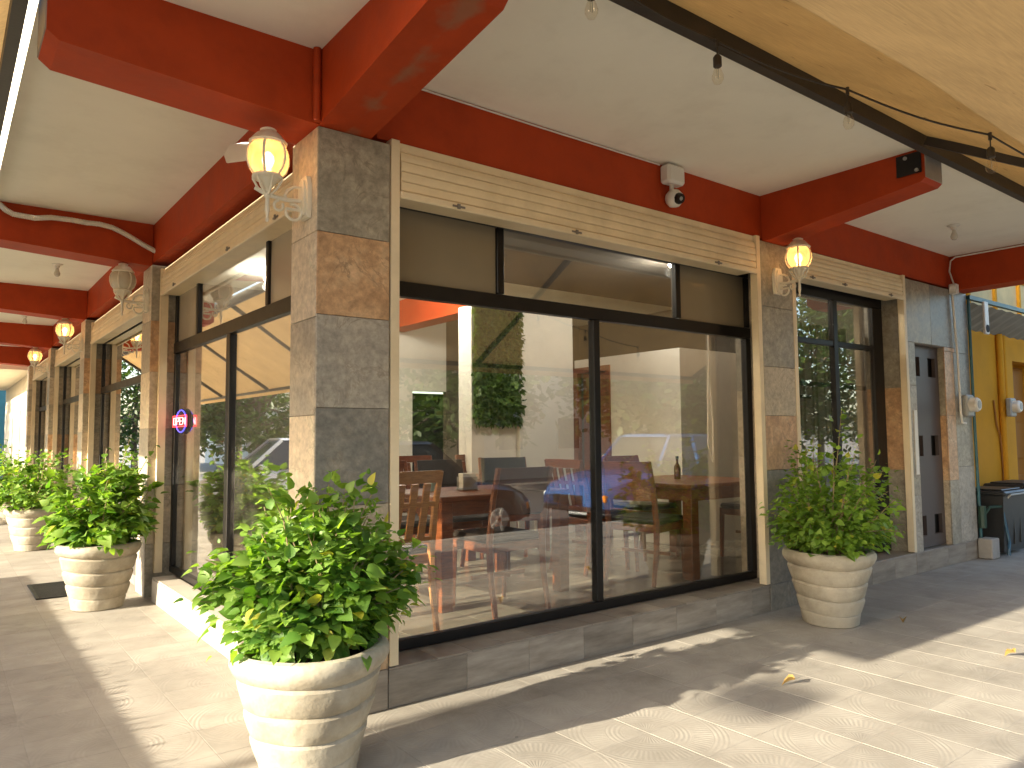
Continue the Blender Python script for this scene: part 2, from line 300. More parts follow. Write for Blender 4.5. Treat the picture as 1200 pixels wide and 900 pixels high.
# ---------------------------------------------------------------- mesh helper
ROOTLOC = {}
class MB:
    def __init__(s): s.v = []; s.f = []; s.mi = []; s.cur = 0; s.uv = None
    def add(s, vs, fs):
        o = len(s.v); s.v += [tuple(x) for x in vs]
        for f in fs: s.f.append(tuple(i + o for i in f)); s.mi.append(s.cur)
    def quad(s, a, b, c, d): s.add([a, b, c, d], [(0, 1, 2, 3)])
    def box(s, x0, x1, y0, y1, z0, z1, bev=0.0):
        if x0 > x1: x0, x1 = x1, x0
        if y0 > y1: y0, y1 = y1, y0
        if z0 > z1: z0, z1 = z1, z0
        bev = min(bev, (x1 - x0) * .45, (y1 - y0) * .45, (z1 - z0) * .45)
        if bev <= 0:
            s.add([(x0, y0, z0), (x1, y0, z0), (x1, y1, z0), (x0, y1, z0), (x0, y0, z1), (x1, y0, z1), (x1, y1, z1), (x0, y1, z1)],
                  [(3, 2, 1, 0), (4, 5, 6, 7), (0, 1, 5, 4), (1, 2, 6, 5), (2, 3, 7, 6), (3, 0, 4, 7)])
            return
        # chamfered box: three vertices per corner
        vs = []; idx = {}
        for i, x in enumerate((x0, x1)):
            for j, y in enumerate((y0, y1)):
                for k, z in enumerate((z0, z1)):
                    sx, sy, sz = (1 - 2 * i), (1 - 2 * j), (1 - 2 * k)
                    idx[i, j, k] = len(vs)
                    vs += [(x, y + sy * bev, z + sz * bev), (x + sx * bev, y, z + sz * bev), (x + sx * bev, y + sy * bev, z)]
        F = []
        g = lambda i, j, k, a: idx[i, j, k] + a
        F += [[g(0, 0, 0, 0), g(0, 0, 1, 0), g(0, 1, 1, 0), g(0, 1, 0, 0)], [g(1, 0, 0, 0), g(1, 1, 0, 0), g(1, 1, 1, 0), g(1, 0, 1, 0)],
              [g(0, 0, 0, 1), g(1, 0, 0, 1), g(1, 0, 1, 1), g(0, 0, 1, 1)], [g(0, 1, 0, 1), g(0, 1, 1, 1), g(1, 1, 1, 1), g(1, 1, 0, 1)],
              [g(0, 0, 0, 2), g(0, 1, 0, 2), g(1, 1, 0, 2), g(1, 0, 0, 2)], [g(0, 0, 1, 2), g(1, 0, 1, 2), g(1, 1, 1, 2), g(0, 1, 1, 2)]]
        for j in (0, 1):
            for k in (0, 1): F.append([g(0, j, k, 1), g(1, j, k, 1), g(1, j, k, 2), g(0, j, k, 2)])
        for i in (0, 1):
            for k in (0, 1): F.append([g(i, 0, k, 0), g(i, 1, k, 0), g(i, 1, k, 2), g(i, 0, k, 2)])
        for i in (0, 1):
            for j in (0, 1): F.append([g(i, j, 0, 0), g(i, j, 1, 0), g(i, j, 1, 1), g(i, j, 0, 1)])
        for c in idx.values(): F.append([c, c + 1, c + 2])
        cen = Vector(((x0 + x1) / 2, (y0 + y1) / 2, (z0 + z1) / 2))
        out = []
        for f in F:
            p = [Vector(vs[i]) for i in f]; nrm = (p[1] - p[0]).cross(p[2] - p[0]); mid = sum(p, Vector()) / len(p)
            out.append(tuple(f) if nrm.dot(mid - cen) > 0 else tuple(reversed(f)))
        s.add(vs, out)
    def obox(s, c, ax, ay, az, hx, hy, hz):
        """box centred at c with unit axes ax, ay, az and half sizes"""
        c = Vector(c); P = []
        for dz in (-1, 1):
            for dx, dy in ((-1, -1), (1, -1), (1, 1), (-1, 1)):
                P.append(c + ax * (dx * hx) + ay * (dy * hy) + az * (dz * hz))
        s.add(P, [(3, 2, 1, 0), (4, 5, 6, 7), (0, 1, 5, 4), (1, 2, 6, 5), (2, 3, 7, 6), (3, 0, 4, 7)])
    def bar(s, a, b, wd, ht, upv=(0, 0, 1)):
        a = Vector(a); b = Vector(b); d = (b - a); L = d.length; d.normalize()
        x = d.cross(Vector(upv)).normalized(); z = x.cross(d)
        s.obox((a + b) / 2, d, x, z, L / 2, wd / 2, ht / 2)
    def tube(s, pts, r, seg=8, cap=True):
        pts = [Vector(p) for p in pts]; n = len(pts); rs = r if isinstance(r, (list, tuple)) else [r] * n
        base = len(s.v); prev = None
        for i, p in enumerate(pts):
            t = (pts[min(i + 1, n - 1)] - pts[max(i - 1, 0)]).normalized()
            if prev is None:
                a = t.orthogonal().normalized()
            else:
                a = (prev - t * prev.dot(t)).normalized()
            prev = a; bb = t.cross(a)
            for k in range(seg):
                an = 2 * PI * k / seg; s.v.append(tuple(p + (a * math.cos(an) + bb * math.sin(an)) * rs[i]))
        for i in range(n - 1):
            for k in range(seg):
                k2 = (k + 1) % seg
                s.f.append((base + i * seg + k, base + i * seg + k2, base + (i + 1) * seg + k2, base + (i + 1) * seg + k)); s.mi.append(s.cur)
        if cap:
            s.f.append(tuple(base + k for k in reversed(range(seg)))); s.mi.append(s.cur)
            s.f.append(tuple(base + (n - 1) * seg + k for k in range(seg))); s.mi.append(s.cur)
    def lathe(s, prof, c=(0, 0, 0), seg=24, wob=None, capb=True, capt=True):
        """prof: (radius, z) bottom to top"""
        c = Vector(c); base = len(s.v)
        for j, (r, z) in enumerate(prof):
            for k in range(seg):
                an = 2 * PI * k / seg; rr = r * (wob(an, z, j) if wob else 1)
                s.v.append((c.x + rr * math.cos(an), c.y + rr * math.sin(an), c.z + z))
        for j in range(len(prof) - 1):
            for k in range(seg):
                k2 = (k + 1) % seg
                s.f.append((base + j * seg + k, base + j * seg + k2, base + (j + 1) * seg + k2, base + (j + 1) * seg + k)); s.mi.append(s.cur)
        if capb: s.f.append(tuple(base + k for k in reversed(range(seg)))); s.mi.append(s.cur)
        if capt: s.f.append(tuple(base + (len(prof) - 1) * seg + k for k in range(seg))); s.mi.append(s.cur)
    def prism(s, poly, axis, a, b):
        """extrude polygon of (u, v) along axis between a and b; axis 'x': (y,z), 'y': (x,z), 'z': (x,y)"""
        def P(u, v, t): return {'x': (t, u, v), 'y': (u, t, v), 'z': (u, v, t)}[axis]
        n = len(poly); vs = [P(u, v, a) for u, v in poly] + [P(u, v, b) for u, v in poly]
        fs = [tuple(range(n)), tuple(range(2 * n - 1, n - 1, -1))] + [(i, i + n, (i + 1) % n + n, (i + 1) % n) for i in range(n)]
        s.add(vs, fs)
    def mesh(s, name, mats, smooth=False):
        me = bpy.data.meshes.new(name); me.from_pydata(s.v, [], s.f)
        mats = mats if isinstance(mats, (list, tuple)) else [mats]
        for m in mats: me.materials.append(m)
        if len(mats) > 1: me.polygons.foreach_set('material_index', s.mi)
        if smooth: me.polygons.foreach_set('use_smooth', [True] * len(me.polygons))
        if s.uv:
            u = me.uv_layers.new(name='UVMap'); u.data.foreach_set('uv', s.uv)
        me.update(); return me
    def build(s, name, mats, parent=None, smooth=False, fix=True):
        me = s.mesh(name, mats, smooth)
        if fix:
            import bmesh
            bm = bmesh.new(); bm.from_mesh(me); bmesh.ops.recalc_face_normals(bm, faces=bm.faces); bm.to_mesh(me); bm.free()
        if smooth and hasattr(me, 'set_sharp_from_angle'): me.set_sharp_from_angle(angle=R(40))
        return link(me, name, parent)

def link(me, name, parent=None, loc=None):
    o = bpy.data.objects.new(name, me); col.objects.link(o)
    if parent is not None:
        o.parent = parent
        base = ROOTLOC.get(parent.name, Vector())
        o.location = (Vector(loc) if loc is not None else Vector()) - base
    elif loc is not None: o.location = loc
    return o

def tag(o, label=None, cat=None, group=None, kind=None):
    if label: o['label'] = label
    if cat: o['category'] = cat
    if group: o['group'] = group
    if kind: o['kind'] = kind
    return o

def thing(name, label, cat, loc=(0, 0, 0), group=None, local=False):
    """Empty at the thing's base. local=True: children are modelled about the origin and the empty is moved afterwards"""
    o = bpy.data.objects.new(name, None); col.objects.link(o); o.empty_display_size = .2
    o.location = loc
    if not local: ROOTLOC[o.name] = Vector(loc)
    return tag(o, label, cat, group)

def dup(root, label=None, loc=None, rotz=None, group=None):
    kids = {}
    for o in list(col.objects):
        if o.parent: kids.setdefault(o.parent.name, []).append(o)
    def cp(o, par):
        c = o.copy(); col.objects.link(c)
        if par is not None: c.parent = par
        for k in kids.get(o.name, []): cp(k, c)
        return c
    r = cp(root, None)
    if label: r['label'] = label
    if loc is not None: r.location = loc
    if rotz is not None: r.rotation_euler = (0, 0, rotz)
    if group: r['group'] = group
    return r

def onebox(name, m, parent, *a, bev=0.0):
    q = MB(); q.box(*a, bev=bev); return q.build(name, m, parent, fix=False)

def pane_box(name, m, parent, axis, u0, u1, z0, z1, at, th=.006):
    q = MB()
    if axis == 'y': q.box(u0, u1, at, at + th, z0, z1)
    else: q.box(at, at + th, u0, u1, z0, z1)
    return q.build(name, m, parent, fix=False)

# ---------------------------------------------------------------- ground, pavement, street
g = MB(); g.quad((-400, -400, -.18), (400, -400, -.18), (400, 400, -.18), (-400, 400, -.18))
tag(g.build('street', ASPH), kind='structure')
KX, KY = -1.25, -1.30                                     # kerb lines of the two streets
GROUT = mat('pale_grout', (.31, .28, .23), rough=.9, var=.15, scale=12, bump=.2)
g = MB(); g.box(KX + .15, 40, KY + .15, 60, -.17, -.0012)
pav = tag(g.build('pavement', GROUT), kind='structure')
q = MB(); q.quad((2.5, -9.5, -.176), (90, -9.5, -.176), (90, KY - .01, -.176), (2.5, KY - .01, -.176))
tag(q.build('road', mat('asphalt', (.11, .105, .098), rough=.9, var=.2, scale=8, bump=.4, bscale=90), fix=False), kind='structure')
k = MB(); k.box(KX, KX + .148, KY, 60, -.175, .004, bev=.02); k.box(KX + .15, 40, KY, KY + .148, -.175, .004, bev=.02)
tag(k.build('kerb', KERB), kind='structure')

TX, TY = .358, .366
random.seed(3)
def tile_mesh(rot):
    a, b = TX / 2 - .0016, TY / 2 - .0016; c = .0008; h = .0034
    vs = [(-a, -b, -h), (a, -b, -h), (a, b, -h), (-a, b, -h), (-a, -b, -c), (a, -b, -c), (a, b, -c), (-a, b, -c),
          (-a + c, -b + c, 0), (a - c, -b + c, 0), (a - c, b - c, 0), (-a + c, b - c, 0)]
    fs = [(8, 9, 10, 11)] + [(i, (i + 1) % 4, (i + 1) % 4 + 4, i + 4) for i in range(4)] + [(i + 4, (i + 1) % 4 + 4, (i + 1) % 4 + 8, i + 8) for i in range(4)]
    uv = []
    for f in fs:
        for i in f:
            u, v = vs[i][0] / TX + .5, vs[i][1] / TY + .5
            for _ in range(rot): u, v = v, 1 - u
            uv += [u, v]
    return vs, fs, uv
TMESH = [tile_mesh(r) for r in range(4)]
cells = []
def project(p):
    d = Vector(p) - CAM; z = d.dot(fw)
    if z < .3: return None
    return 600 + FPX * d.dot(r2) / z, 450 - FPX * d.dot(u2) / z, z
for i in range(-4, 42):
    for j in range(-16, 90):
        x = .392 + (i + .5) * TX; y = 4.50 + (j + .5) * TY
        if x - TX / 2 < KX + .15 or y - TY / 2 < KY + .15: continue
        if x - TX / 2 > 1.62 and y - TY / 2 > 3.80: continue
        if x > 14.5 or y > 34: continue
        p = project((x, y, 0)); s = -1
        if p and -25 < p[0] < 1225 and p[1] < 925: s = FPX * FPX * TX * TY * 1.5 / p[2] ** 3
        cells.append((s, x, y, (i % 2) + 2 * (j % 2) if (i % 2) == (j % 2) or True else 0))
cells.sort(reverse=True)
tms = []
for vs, fs, uv in TMESH:
    q = MB(); q.v = vs; q.f = fs; q.mi = [0] * len(fs); q.uv = uv; tms.append(q.mesh('paving_tile', PAVE))
ROTM = {0: 2, 1: 3, 2: 1, 3: 0}                            # four tiles turn their fans towards one shared corner
for s, x, y, k in cells[:295]:
    o = link(tms[ROTM[k]], 'paving_tile', pav, (x, y, random.uniform(-.0004, .0004)))
    o.rotation_euler = (random.uniform(-.0008, .0008), random.uniform(-.0008, .0008), 0)
q = MB(); q.uv = []
for s, x, y, k in cells[295:]:
    vs, fs, uv = TMESH[ROTM[k]]; dz = random.uniform(-.0004, .0004)
    q.add([(a + x, b + y, c + dz) for a, b, c in vs], fs); q.uv += uv
o = q.build('paving_tile', PAVE, pav, fix=False); o['kind'] = 'stuff'

# ---------------------------------------------------------------- the building
ZF, ZS, ZB, ZC = .20, .22, 3.20, 3.62                      # inside floor, step top, beam underside, ceiling
XL, YR = 1.84, 4.06                                        # glass planes of the left and right fronts
B = thing('restaurant_building', 'corner restaurant with stone columns, red beams and large black framed windows', 'building', (1.6, 3.8, 0))
YEND = 20.65; XEND = 9.95

def tilebox(parent, m, face, u0, u1, z0, z1, at, th=.012):
    """one stone slab; face '-y' (plane y=at, u along x) or '-x' (plane x=at, u along y) or '+x'"""
    e = .0015; q = MB()
    if face == '-y': q.box(u0 + e, u1 - e, at, at + th, z0 + e, z1 - e, bev=.002)
    elif face == '-x': q.box(at, at + th, u0 + e, u1 - e, z0 + e, z1 - e, bev=.002)
    elif face == '+x': q.box(at - th, at, u0 + e, u1 - e, z0 + e, z1 - e, bev=.002)
    return q.build('stone_tile', m, parent, fix=False)

def column(x0, x1, y0, y1, fy=None, fx=None, px=None, z0=0):
    """core plus slabs: fy front (-y) list, fx left (-x) list, px right (+x) list of (z0, z1, material)"""
    t = .012
    q = MB(); q.box(x0 + t, x1 - t, y0 + t, y1, z0, ZB); c = q.build('column', MORT, B, fix=False)
    for a, b, m in fy or []: tilebox(c, m, '-y', x0 + .0005, x1 - .0005, a, b, y0)
    for a, b, m in fx or []: tilebox(c, m, '-x', y0 + t + .0005, y1, a, b, x0)
    for a, b, m in px or []: tilebox(c, m, '+x', y0 + t + .0005, y1, a, b, x1)
    return c

column(1.585, 2.025, 3.78, 4.15,
       fy=[(.0, .22, S_STEP), (.22, .66, S_RUST), (.66, 1.13, S_TAN), (1.13, 1.66, S_DARK), (1.66, 2.165, S_LITE), (2.165, 2.62, S_RUST), (2.62, ZB, S_GREY)],
       fx=[(0, .22, S_LSTEP), (.22, .66, S_TAN), (.66, 1.13, S_LITE), (1.13, 1.62, S_PINK), (1.62, 2.15, S_LITE), (2.15, 2.62, S_PINK), (2.62, ZB, S_PINK)],
       px=[(.22, .9, S_GREY), (.9, 1.6, S_RUST), (1.6, 2.4, S_GREY), (2.4, ZB, S_TAN)])
c2 = column(5.85, 6.14, 3.78, 4.2,
       fx=[(.22, .75, S_TAN), (.75, 1.3, S_PINK), (1.3, 1.9, S_TAN), (1.9, 2.5, S_GREY), (2.5, ZB, S_TAN)],
       px=[(.22, 1, S_GREY), (1, 2, S_TAN), (2, ZB, S_GREY)])
onebox('column_facing', MORT, B, 5.665, 5.849, 3.793, 3.86, 0, ZB)
for a, b, m in [(0, .22, S_DARK), (.22, 1.19, S_DARK), (1.19, 1.66, S_RUST), (1.66, 2.09, S_TAN), (2.09, 2.62, S_GREY), (2.62, ZB, S_GREY)]: tilebox(c2, m, '-y', 5.66, 6.14, a, b, 3.779)
# wall with the door at the right end
cw = MB(); cw.box(8.36, 8.52, 3.80, 4.25, 0, ZB); cw.box(9.27, XEND - .012, 3.80, 4.25, 0, ZB); cw.box(8.52, 9.27, 3.80, 4.25, 2.49, ZB)
cw = cw.build('door_wall', MORT, B, fix=False)
for u0, u1, a, b, m in [(8.348, 8.53, .22, .82, S_LITE), (8.348, 8.53, .82, 1.42, S_GREY), (8.348, 8.53, 1.42, 2.02, S_LITE), (8.348, 8.53, 2.02, 2.5, S_GREY),
                        (8.348, 8.95, 2.5, ZB, S_GREY), (8.95, 9.55, 2.5, ZB, S_DARK), (9.55, XEND, 2.45, ZB, S_DARK),
                        (9.26, 9.5, .22, .95, S_GREY), (9.26, 9.5, .95, 1.7, S_RUST), (9.26, 9.5, 1.7, 2.45, S_RUST), (9.26, 9.55, 2.45, 2.5, S_RUST),
                        (9.5, XEND, .22, 1.1, S_LITE), (9.5, XEND, 1.1, 1.75, S_GREY), (9.5, XEND, 1.75, 2.45, S_DARK)]:
    tilebox(cw, m, '-y', u0, u1, a, b, 3.788)
for a, b, m in [(.22, 1.1, S_GREY), (1.1, 2.0, S_RUST), (2.0, ZB, S_GREY)]: tilebox(cw, m, '-x', 3.802, 4.25, a, b, 8.348)
for a, b, m in [(.22, .95, S_TAN), (.95, 1.7, S_RUST), (1.7, 2.49, S_GREY)]: tilebox(cw, m, '-x', 3.802, 3.96, a, b, 9.258)
# door with small square openings
dr = MB()
hx = [8.60, 8.73, 8.83, 8.97, 9.07, 9.19]; hz = [.36, .58, 1.24, 1.47, 2.14, 2.36]
xs = [8.53, 8.60, 8.79, 8.99, 9.18, 9.255]; zs = [.23, .36, .58, 1.24, 1.47, 2.14, 2.36, 2.485]
for i in range(5):
    for j in range(7):
        if i in (1, 3) and j in (1, 3, 5): continue
        dr.box(xs[i], xs[i + 1], 3.86, 3.90, zs[j], zs[j + 1])
dr = dr.build('door', DOORM, B, fix=False)
onebox('backing', DARK, dr, 8.53, 9.255, 3.93, 3.94, .23, 2.485)
onebox('handle', GREYM, dr, 8.555, 8.575, 3.82, 3.858, 1.15, 1.35, bev=.005)
tag(onebox('label_plate', WPL, B, 8.43, 8.50, 3.782, 3.787, 1.05, 1.75))
# left front piers
PY = [(7.83, 8.22), (12.0, 12.4), (16.1, 16.5), (20.2, 20.6)]
pm = [[S_GREY, S_TAN, S_GREY, S_TAN, S_RUST, S_GREY], [S_TAN, S_GREY, S_TAN, S_GREY, S_RUST, S_GREY], [S_GREY, S_TAN, S_RUST, S_GREY, S_TAN, S_GREY], [S_GREY, S_TAN, S_GREY, S_TAN, S_GREY, S_TAN]]
zz = [0, .5, 1.05, 1.6, 2.15, 2.65, ZB]
for (a, b), mm in zip(PY, pm):
    column(1.60, 2.0, a, b, fy=[(zz[i], zz[i + 1], mm[i]) for i in range(6)], fx=[(zz[i], zz[i + 1], S_PINK if i % 2 else S_LITE) for i in range(6)])

# steps: risers and treads, tile by tile
st = MB(); st.box(2.03, 5.655, 3.80, 4.16, 0, ZS - .012); st.box(5.656, 5.849, 3.861, 4.16, 0, ZS - .001); st.box(6.145, 8.345, 3.80, 4.16, 0, ZS - .012); st.box(8.348, 9.93, 3.80, 4.2, 0, ZS - .012)
st.box(1.64, 1.98, 4.15, 7.62, 0, ZS - .012)
for a, b in ((8.22, 12.0), (12.4, 16.1), (16.5, 20.2)): st.box(1.66, 1.98, a, b, 0, .10)
st = st.build('step', MORT, B, fix=False)
random.seed(11)
def steprow(x0, x1, pitch, off):
    xs = [x0]; x = x0 + off
    while x < x1 - .05: xs.append(x); x += pitch
    xs.append(x1)
    for a, b in zip(xs, xs[1:]):
        q = MB(); q.box(a + .001, b - .001, 3.786, 3.799, .001, ZS - .013, bev=.002); q.build('riser_tile', S_STEP, st, fix=False)
    xs = [x0]; x = x0 + off * .6
    while x < x1 - .05: xs.append(x); x += pitch * .52
    xs.append(x1)
    for a, b in zip(xs, xs[1:]):
        q = MB(); q.box(a + .001, b - .001, 3.784, 4.028, ZS - .0115, ZS, bev=.002); q.build('tread_tile', S_STEP, st, fix=False)
steprow(2.03, 5.655, .475, .05 + .475); steprow(6.145, 8.345, .475, .3); steprow(8.35, 9.93, .475, .3)
ys = [4.152, 4.62, 5.35, 5.92, 6.47, 7.05, 7.62]
for a, b in zip(ys, ys[1:]):
    q = MB(); q.box(1.622, 1.637, a + .001, b - .001, .001, ZS - .014, bev=.002); q.build('riser_tile', S_LSTEP, st, fix=False)
    q = MB(); q.box(1.626, XL - .035, a + .001, b - .001, ZS - .0115, ZS, bev=.002); q.build('tread_tile', S_LSTEP, st, fix=False)

# roof: slab, beams
q = MB(); q.box(.31, XEND, 2.37, YEND, ZC, 3.92); q.build('roof_slab', CEIL, B, fix=False)
q = MB(); q.box(.31, .45, 2.37, YEND, 3.922, 4.5); q.box(.452, XEND, 2.37, 2.51, 3.922, 4.5); q.build('parapet', CONC, B, fix=False)
BM = []
def cbeam(axis, a0, a1, wall, end, zend, m=RED, chamf=.10):
    """tapering cantilever beam with a bare concrete end"""
    q = MB(); zt = ZC + .002
    q.prism([(wall, ZB), (end + chamf, zend), (end, zend + chamf * .8), (end, zt), (wall, zt)], 'x' if axis == 'y' else 'y', a0, a1)
    b = q.build('cross_beam', m, B)
    e = MB()
    if axis == 'y': e.box(a0 + .004, a1 - .004, end - .006, end + .0, zend + chamf * .8 + .004, ZC - .002)
    else: e.box(end - .006, end, a0 + .004, a1 - .004, zend + chamf * .8 + .004, ZC - .002)
    e.build('beam_end', CONC, b, fix=False); return b
q = MB(); q.box(1.96, XEND, 3.82, 4.14, 3.235, ZC + .001); q.build('lintel_beam', RED, B, fix=False)
q = MB(); q.box(1.625, 1.93, 4.16, YEND, 3.235, ZC + .001); q.build('lintel_beam', RED, B, fix=False)
cbeam('y', 1.588, 1.905, 3.815, 2.42, 3.37, REDS)
b2 = cbeam('y', 5.74, 6.02, 3.815, 2.42, 3.37, RED, .03)
cbeam('y', 9.62, 9.93, 3.815, 2.42, 3.22)
for y0 in (3.775, 7.92, 12.05, 16.15, 20.25):
    cbeam('x', y0, y0 + .34, 1.62, .315, 3.28, RED, .05)
q = MB(); q.tube([(1.565, 3.755, 3.21), (1.565, 3.755, ZC - .002)], .022, 10); q.build('corner_pipe', RED, B, smooth=True)
pl = onebox('beam_plate', BLK, B, 5.728, 5.738, 2.44, 2.62, 3.44, 3.60)
for y, z in ((2.47, 3.46), (2.55, 3.57)):
    q = MB(); q.tube([(5.716, y, z), (5.727, y, z)], .014, 8); q.build('bolt', GREYM, pl)

# ---- roller shutters, parked above every opening
random.seed(5)
def shutter(axis, u0, u1, z0, z1, front, rails=True, railz=.23, bits=True):
    s = MB(); d = 1
    def bx(q, a, b, p0, p1, c, e, bev=0):
        if axis == 'y': q.box(a, b, p0, p1, c, e, bev=bev)
        else: q.box(p0, p1, a, b, c, e, bev=bev)
    bx(s, u0, u1, front + .03, front + .20, z0 + .02, z1 - .002)
    sh = s.build('roller_shutter', SLAT, B, fix=False)
    n = 5; h = (z1 - z0 - .05) / n
    for i in range(n):                                     # each slat bows outward a little; the top two turn back over the roll
        q = MB(); a = z0 + .05 + i * h; b = a + h - .006
        back = .028 * max(0, i - 2.6)
        b = a + h - .003
        prof = [(front + .029, a), (front + .010 + back * .6, a), (front + .003 + back * .6, a + .006), (front + .001 + back * .8, (a + b) / 2), (front + .003 + back * 1.2, b - .004), (front + .008 + back * 1.2, b), (front + .029 + back, b)]
        if axis == 'y': q.prism(prof, 'x', u0 + .003, u1 - .003)
        else: q.prism(prof, 'y', u0 + .003, u1 - .003)
        q.build('slat', SLAT, sh)
    q = MB(); bx(q, u0 - .005, u1 + .005, front - .012, front + .02, z0, z0 + .045, .006); q.build('bottom_bar', RAIL, sh, fix=False)
    if bits:
        q = MB()
        for t in (.10, .38, .83):
            u = u0 + (u1 - u0) * t
            bx(q, u, u + .09, front - .018, front - .0125, z0 + .014, z0 + .026); bx(q, u + .03, u + .05, front - .026, front - .0185, z0 + .004, z0 + .034)
        q.build('latch', MORT, sh, fix=False)
    if rails:
        for u in (u0 - .062, u1 + .008):
            q = MB(); bx(q, u, u + .054, front + .002, front + .012, railz, z1 + .0)
            bx(q, u, u + .012, front + .0125, front + .07, railz, z1 + .0); bx(q, u + .042, u + .054, front + .0125, front + .07, railz, z1 + .0)
            q.build('guide_rail', RAIL, sh, fix=False)
    return sh
shutter('y', 2.095, 5.592, 2.89, 3.235, 3.775)
shutter('y', 6.205, 8.285, 2.945, 3.225, 3.775)
shutter('x', 4.22, 7.765, 2.885, 3.16, 1.672)
for (a, b) in ((8.22, 12.0), (12.4, 16.1), (16.5, 20.2)): shutter('x', a + .065, b - .065, 2.84, 3.16, 1.672, bits=False)

# ---- windows
def member(q, axis, u0, u1, z0, z1, p0, p1, bev=.004):
    if axis == 'y': q.box(u0, u1, p0, p1, z0, z1, bev=bev)
    else: q.box(p0, p1, u0, u1, z0, z1, bev=bev)
def window(axis, plane, members, panes, name='window'):
    f = MB()
    for m in members: member(f, axis, *m[:4], plane - .022 - (m[4] if len(m) > 4 else 0), plane + .035)
    f = f.build(name, BLK, B, fix=False)
    for p in panes: pane_box('pane', p[4] if len(p) > 4 else GLASS, f, axis, p[0], p[1], p[2], p[3], plane)
    return f
# right front (big window)
w1 = window('y', YR, [(2.05, 5.848, ZS, .282), (2.05, 2.13, .284, 2.368), (5.78, 5.848, .284, 2.368, .004), (2.05, 5.848, 2.37, 2.465, .006), (2.05, 5.848, 2.93, 3.23),
                      (2.05, 2.12, 2.472, 2.928), (5.79, 5.848, 2.472, 2.928), (2.985, 3.045, 2.472, 2.928), (4.835, 4.895, 2.472, 2.928), (3.873, 3.937, .284, 2.368, .008)],
            [(2.13, 3.873, .28, 2.37), (3.937, 5.78, .28, 2.37), (2.12, 2.985, 2.465, 2.93, FROST), (3.045, 4.835, 2.465, 2.93), (4.895, 5.79, 2.465, 2.93, FROST)])
# jamb slabs at the right end of the big window come from the column; second window
w2 = window('y', YR, [(6.30, 8.33, ZS, .30), (6.30, 6.42, .302, 2.88), (8.12, 8.33, .302, 2.88), (6.30, 8.33, 2.882, 3.22), (7.29, 7.37, .302, 2.88, .006), (6.421, 7.288, 2.40, 2.455), (7.372, 8.119, 2.40, 2.455)],
            [(6.42, 7.29, .30, 2.40), (7.37, 8.12, .30, 2.40), (6.42, 7.29, 2.455, 2.88), (7.37, 8.12, 2.455, 2.88)])
q = MB(); q.bar((6.50, 4.20, 2.02), (8.2, 4.20, 2.0), .03, .045); q.bar((6.9, 4.19, 2.0), (6.9, 4.19, 1.88), .03, .03); q.bar((6.9, 4.19, 1.88), (7.0, 4.15, 1.87), .03, .03)
q.build('push_bar', BLK, w2, fix=False)
# left front
w3 = window('x', XL, [(4.15, 7.83, ZS, .28), (4.15, 7.83, 2.335, 2.44, .006), (4.15, 7.83, 2.93, 3.2), (7.76, 7.829, .282, 2.333), (7.76, 7.829, 2.442, 2.928), (4.15, 4.22, .282, 2.333), (4.15, 4.22, 2.442, 2.928),
                      (6.03, 6.12, .282, 2.333, .008), (7.02, 7.075, 2.442, 2.928), (5.20, 5.255, 2.442, 2.928)],
            [(4.22, 6.03, .28, 2.335), (6.12, 7.76, .28, 2.335), (7.075, 7.76, 2.44, 2.93, TANF), (5.255, 7.02, 2.44, 2.93), (4.22, 5.20, 2.44, 2.93, TANF)])
for a, b in ((8.22, 12.0), (12.4, 16.1), (16.5, 20.2)):
    m1 = a + (b - a) * .27; m2 = a + (b - a) * .42
    window('x', XL, [(a, b, .10, .17), (a, b, 2.15, 2.24), (a, b, 2.86, 3.2), (a, a + .07, .172, 2.148), (b - .07, b, .172, 2.148), (a, a + .07, 2.242, 2.858), (b - .07, b, 2.242, 2.858),
                     (m1, m1 + .09, .172, 2.148), (m1, m1 + .09, 2.242, 2.858)],
           [(a + .07, m1, .17, 2.15), (m1 + .09, b - .07, .17, 2.15), (a + .07, m1, 2.24, 2.86), (m1 + .09, b - .07, 2.24, 2.86)])

# ---- inside of the restaurant
INX, INY = 9.8, 10.6
q = MB(); q.box(XL + .06, INX, YR + .06, 20.3, 0, ZF - .012); fl = q.build('inner_floor', MORT, B, fix=False)
q = MB(); n = 0
bigs = []
for i in range(14):
    for j in range(12):
        x = XL + .062 + i * .6; y = YR + .062 + j * .6
        x1 = min(x + .6, INX); y1 = min(y + .6, INY)
        if x1 - x < .05 or y1 - y < .05: continue
        t = MB(); t.box(x + .001, x1 - .001, y + .001, y1 - .001, ZF - .0115, ZF, bev=.0015); t.build('floor_tile', TILE_I, fl, fix=False)
def iwall(name, m, *a): return onebox(name, m, B, *a)
INBR = mat('brown_inner_paint', (.11, .09, .068), rough=.7, var=.1)
iw = iwall('inner_wall', WHITE, 5.4, 6.1, INY, INY + .1, ZF, ZC)
iwall('inner_wall', INBR, 2.0, 5.399, INY + .002, INY + .1, ZF, ZC)
iwall('inner_wall', WHITE, 6.1, 6.75, INY, INY + .1, 2.25, ZC)
iwall('inner_wall', INBR, 6.75, INX, INY, INY + .1, ZF, ZC)
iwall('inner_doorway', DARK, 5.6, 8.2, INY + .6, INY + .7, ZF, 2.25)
iwall('inner_wall', WHITE, 5.96, 6.9, 7.6, 7.95, ZF, 3.14)
iwall('inner_wall', WHITE, 5.25, 5.955, 7.66, 7.95, ZF, 3.15)
iwall('inner_wall', WHITE, 6.92, 7.05, 5.75, 6.9, ZF, 2.53)
iwall('inner_wall', WHITE, 6.92, 7.05, 6.9, 7.59, 2.42, 2.53)
iwall('inner_wall', WHITE, 7.052, INX, 5.75, 5.87, ZF, 2.53)
iwall('inner_wall', INBR, INX, INX + .1, 4.25, INY, ZF, ZC)
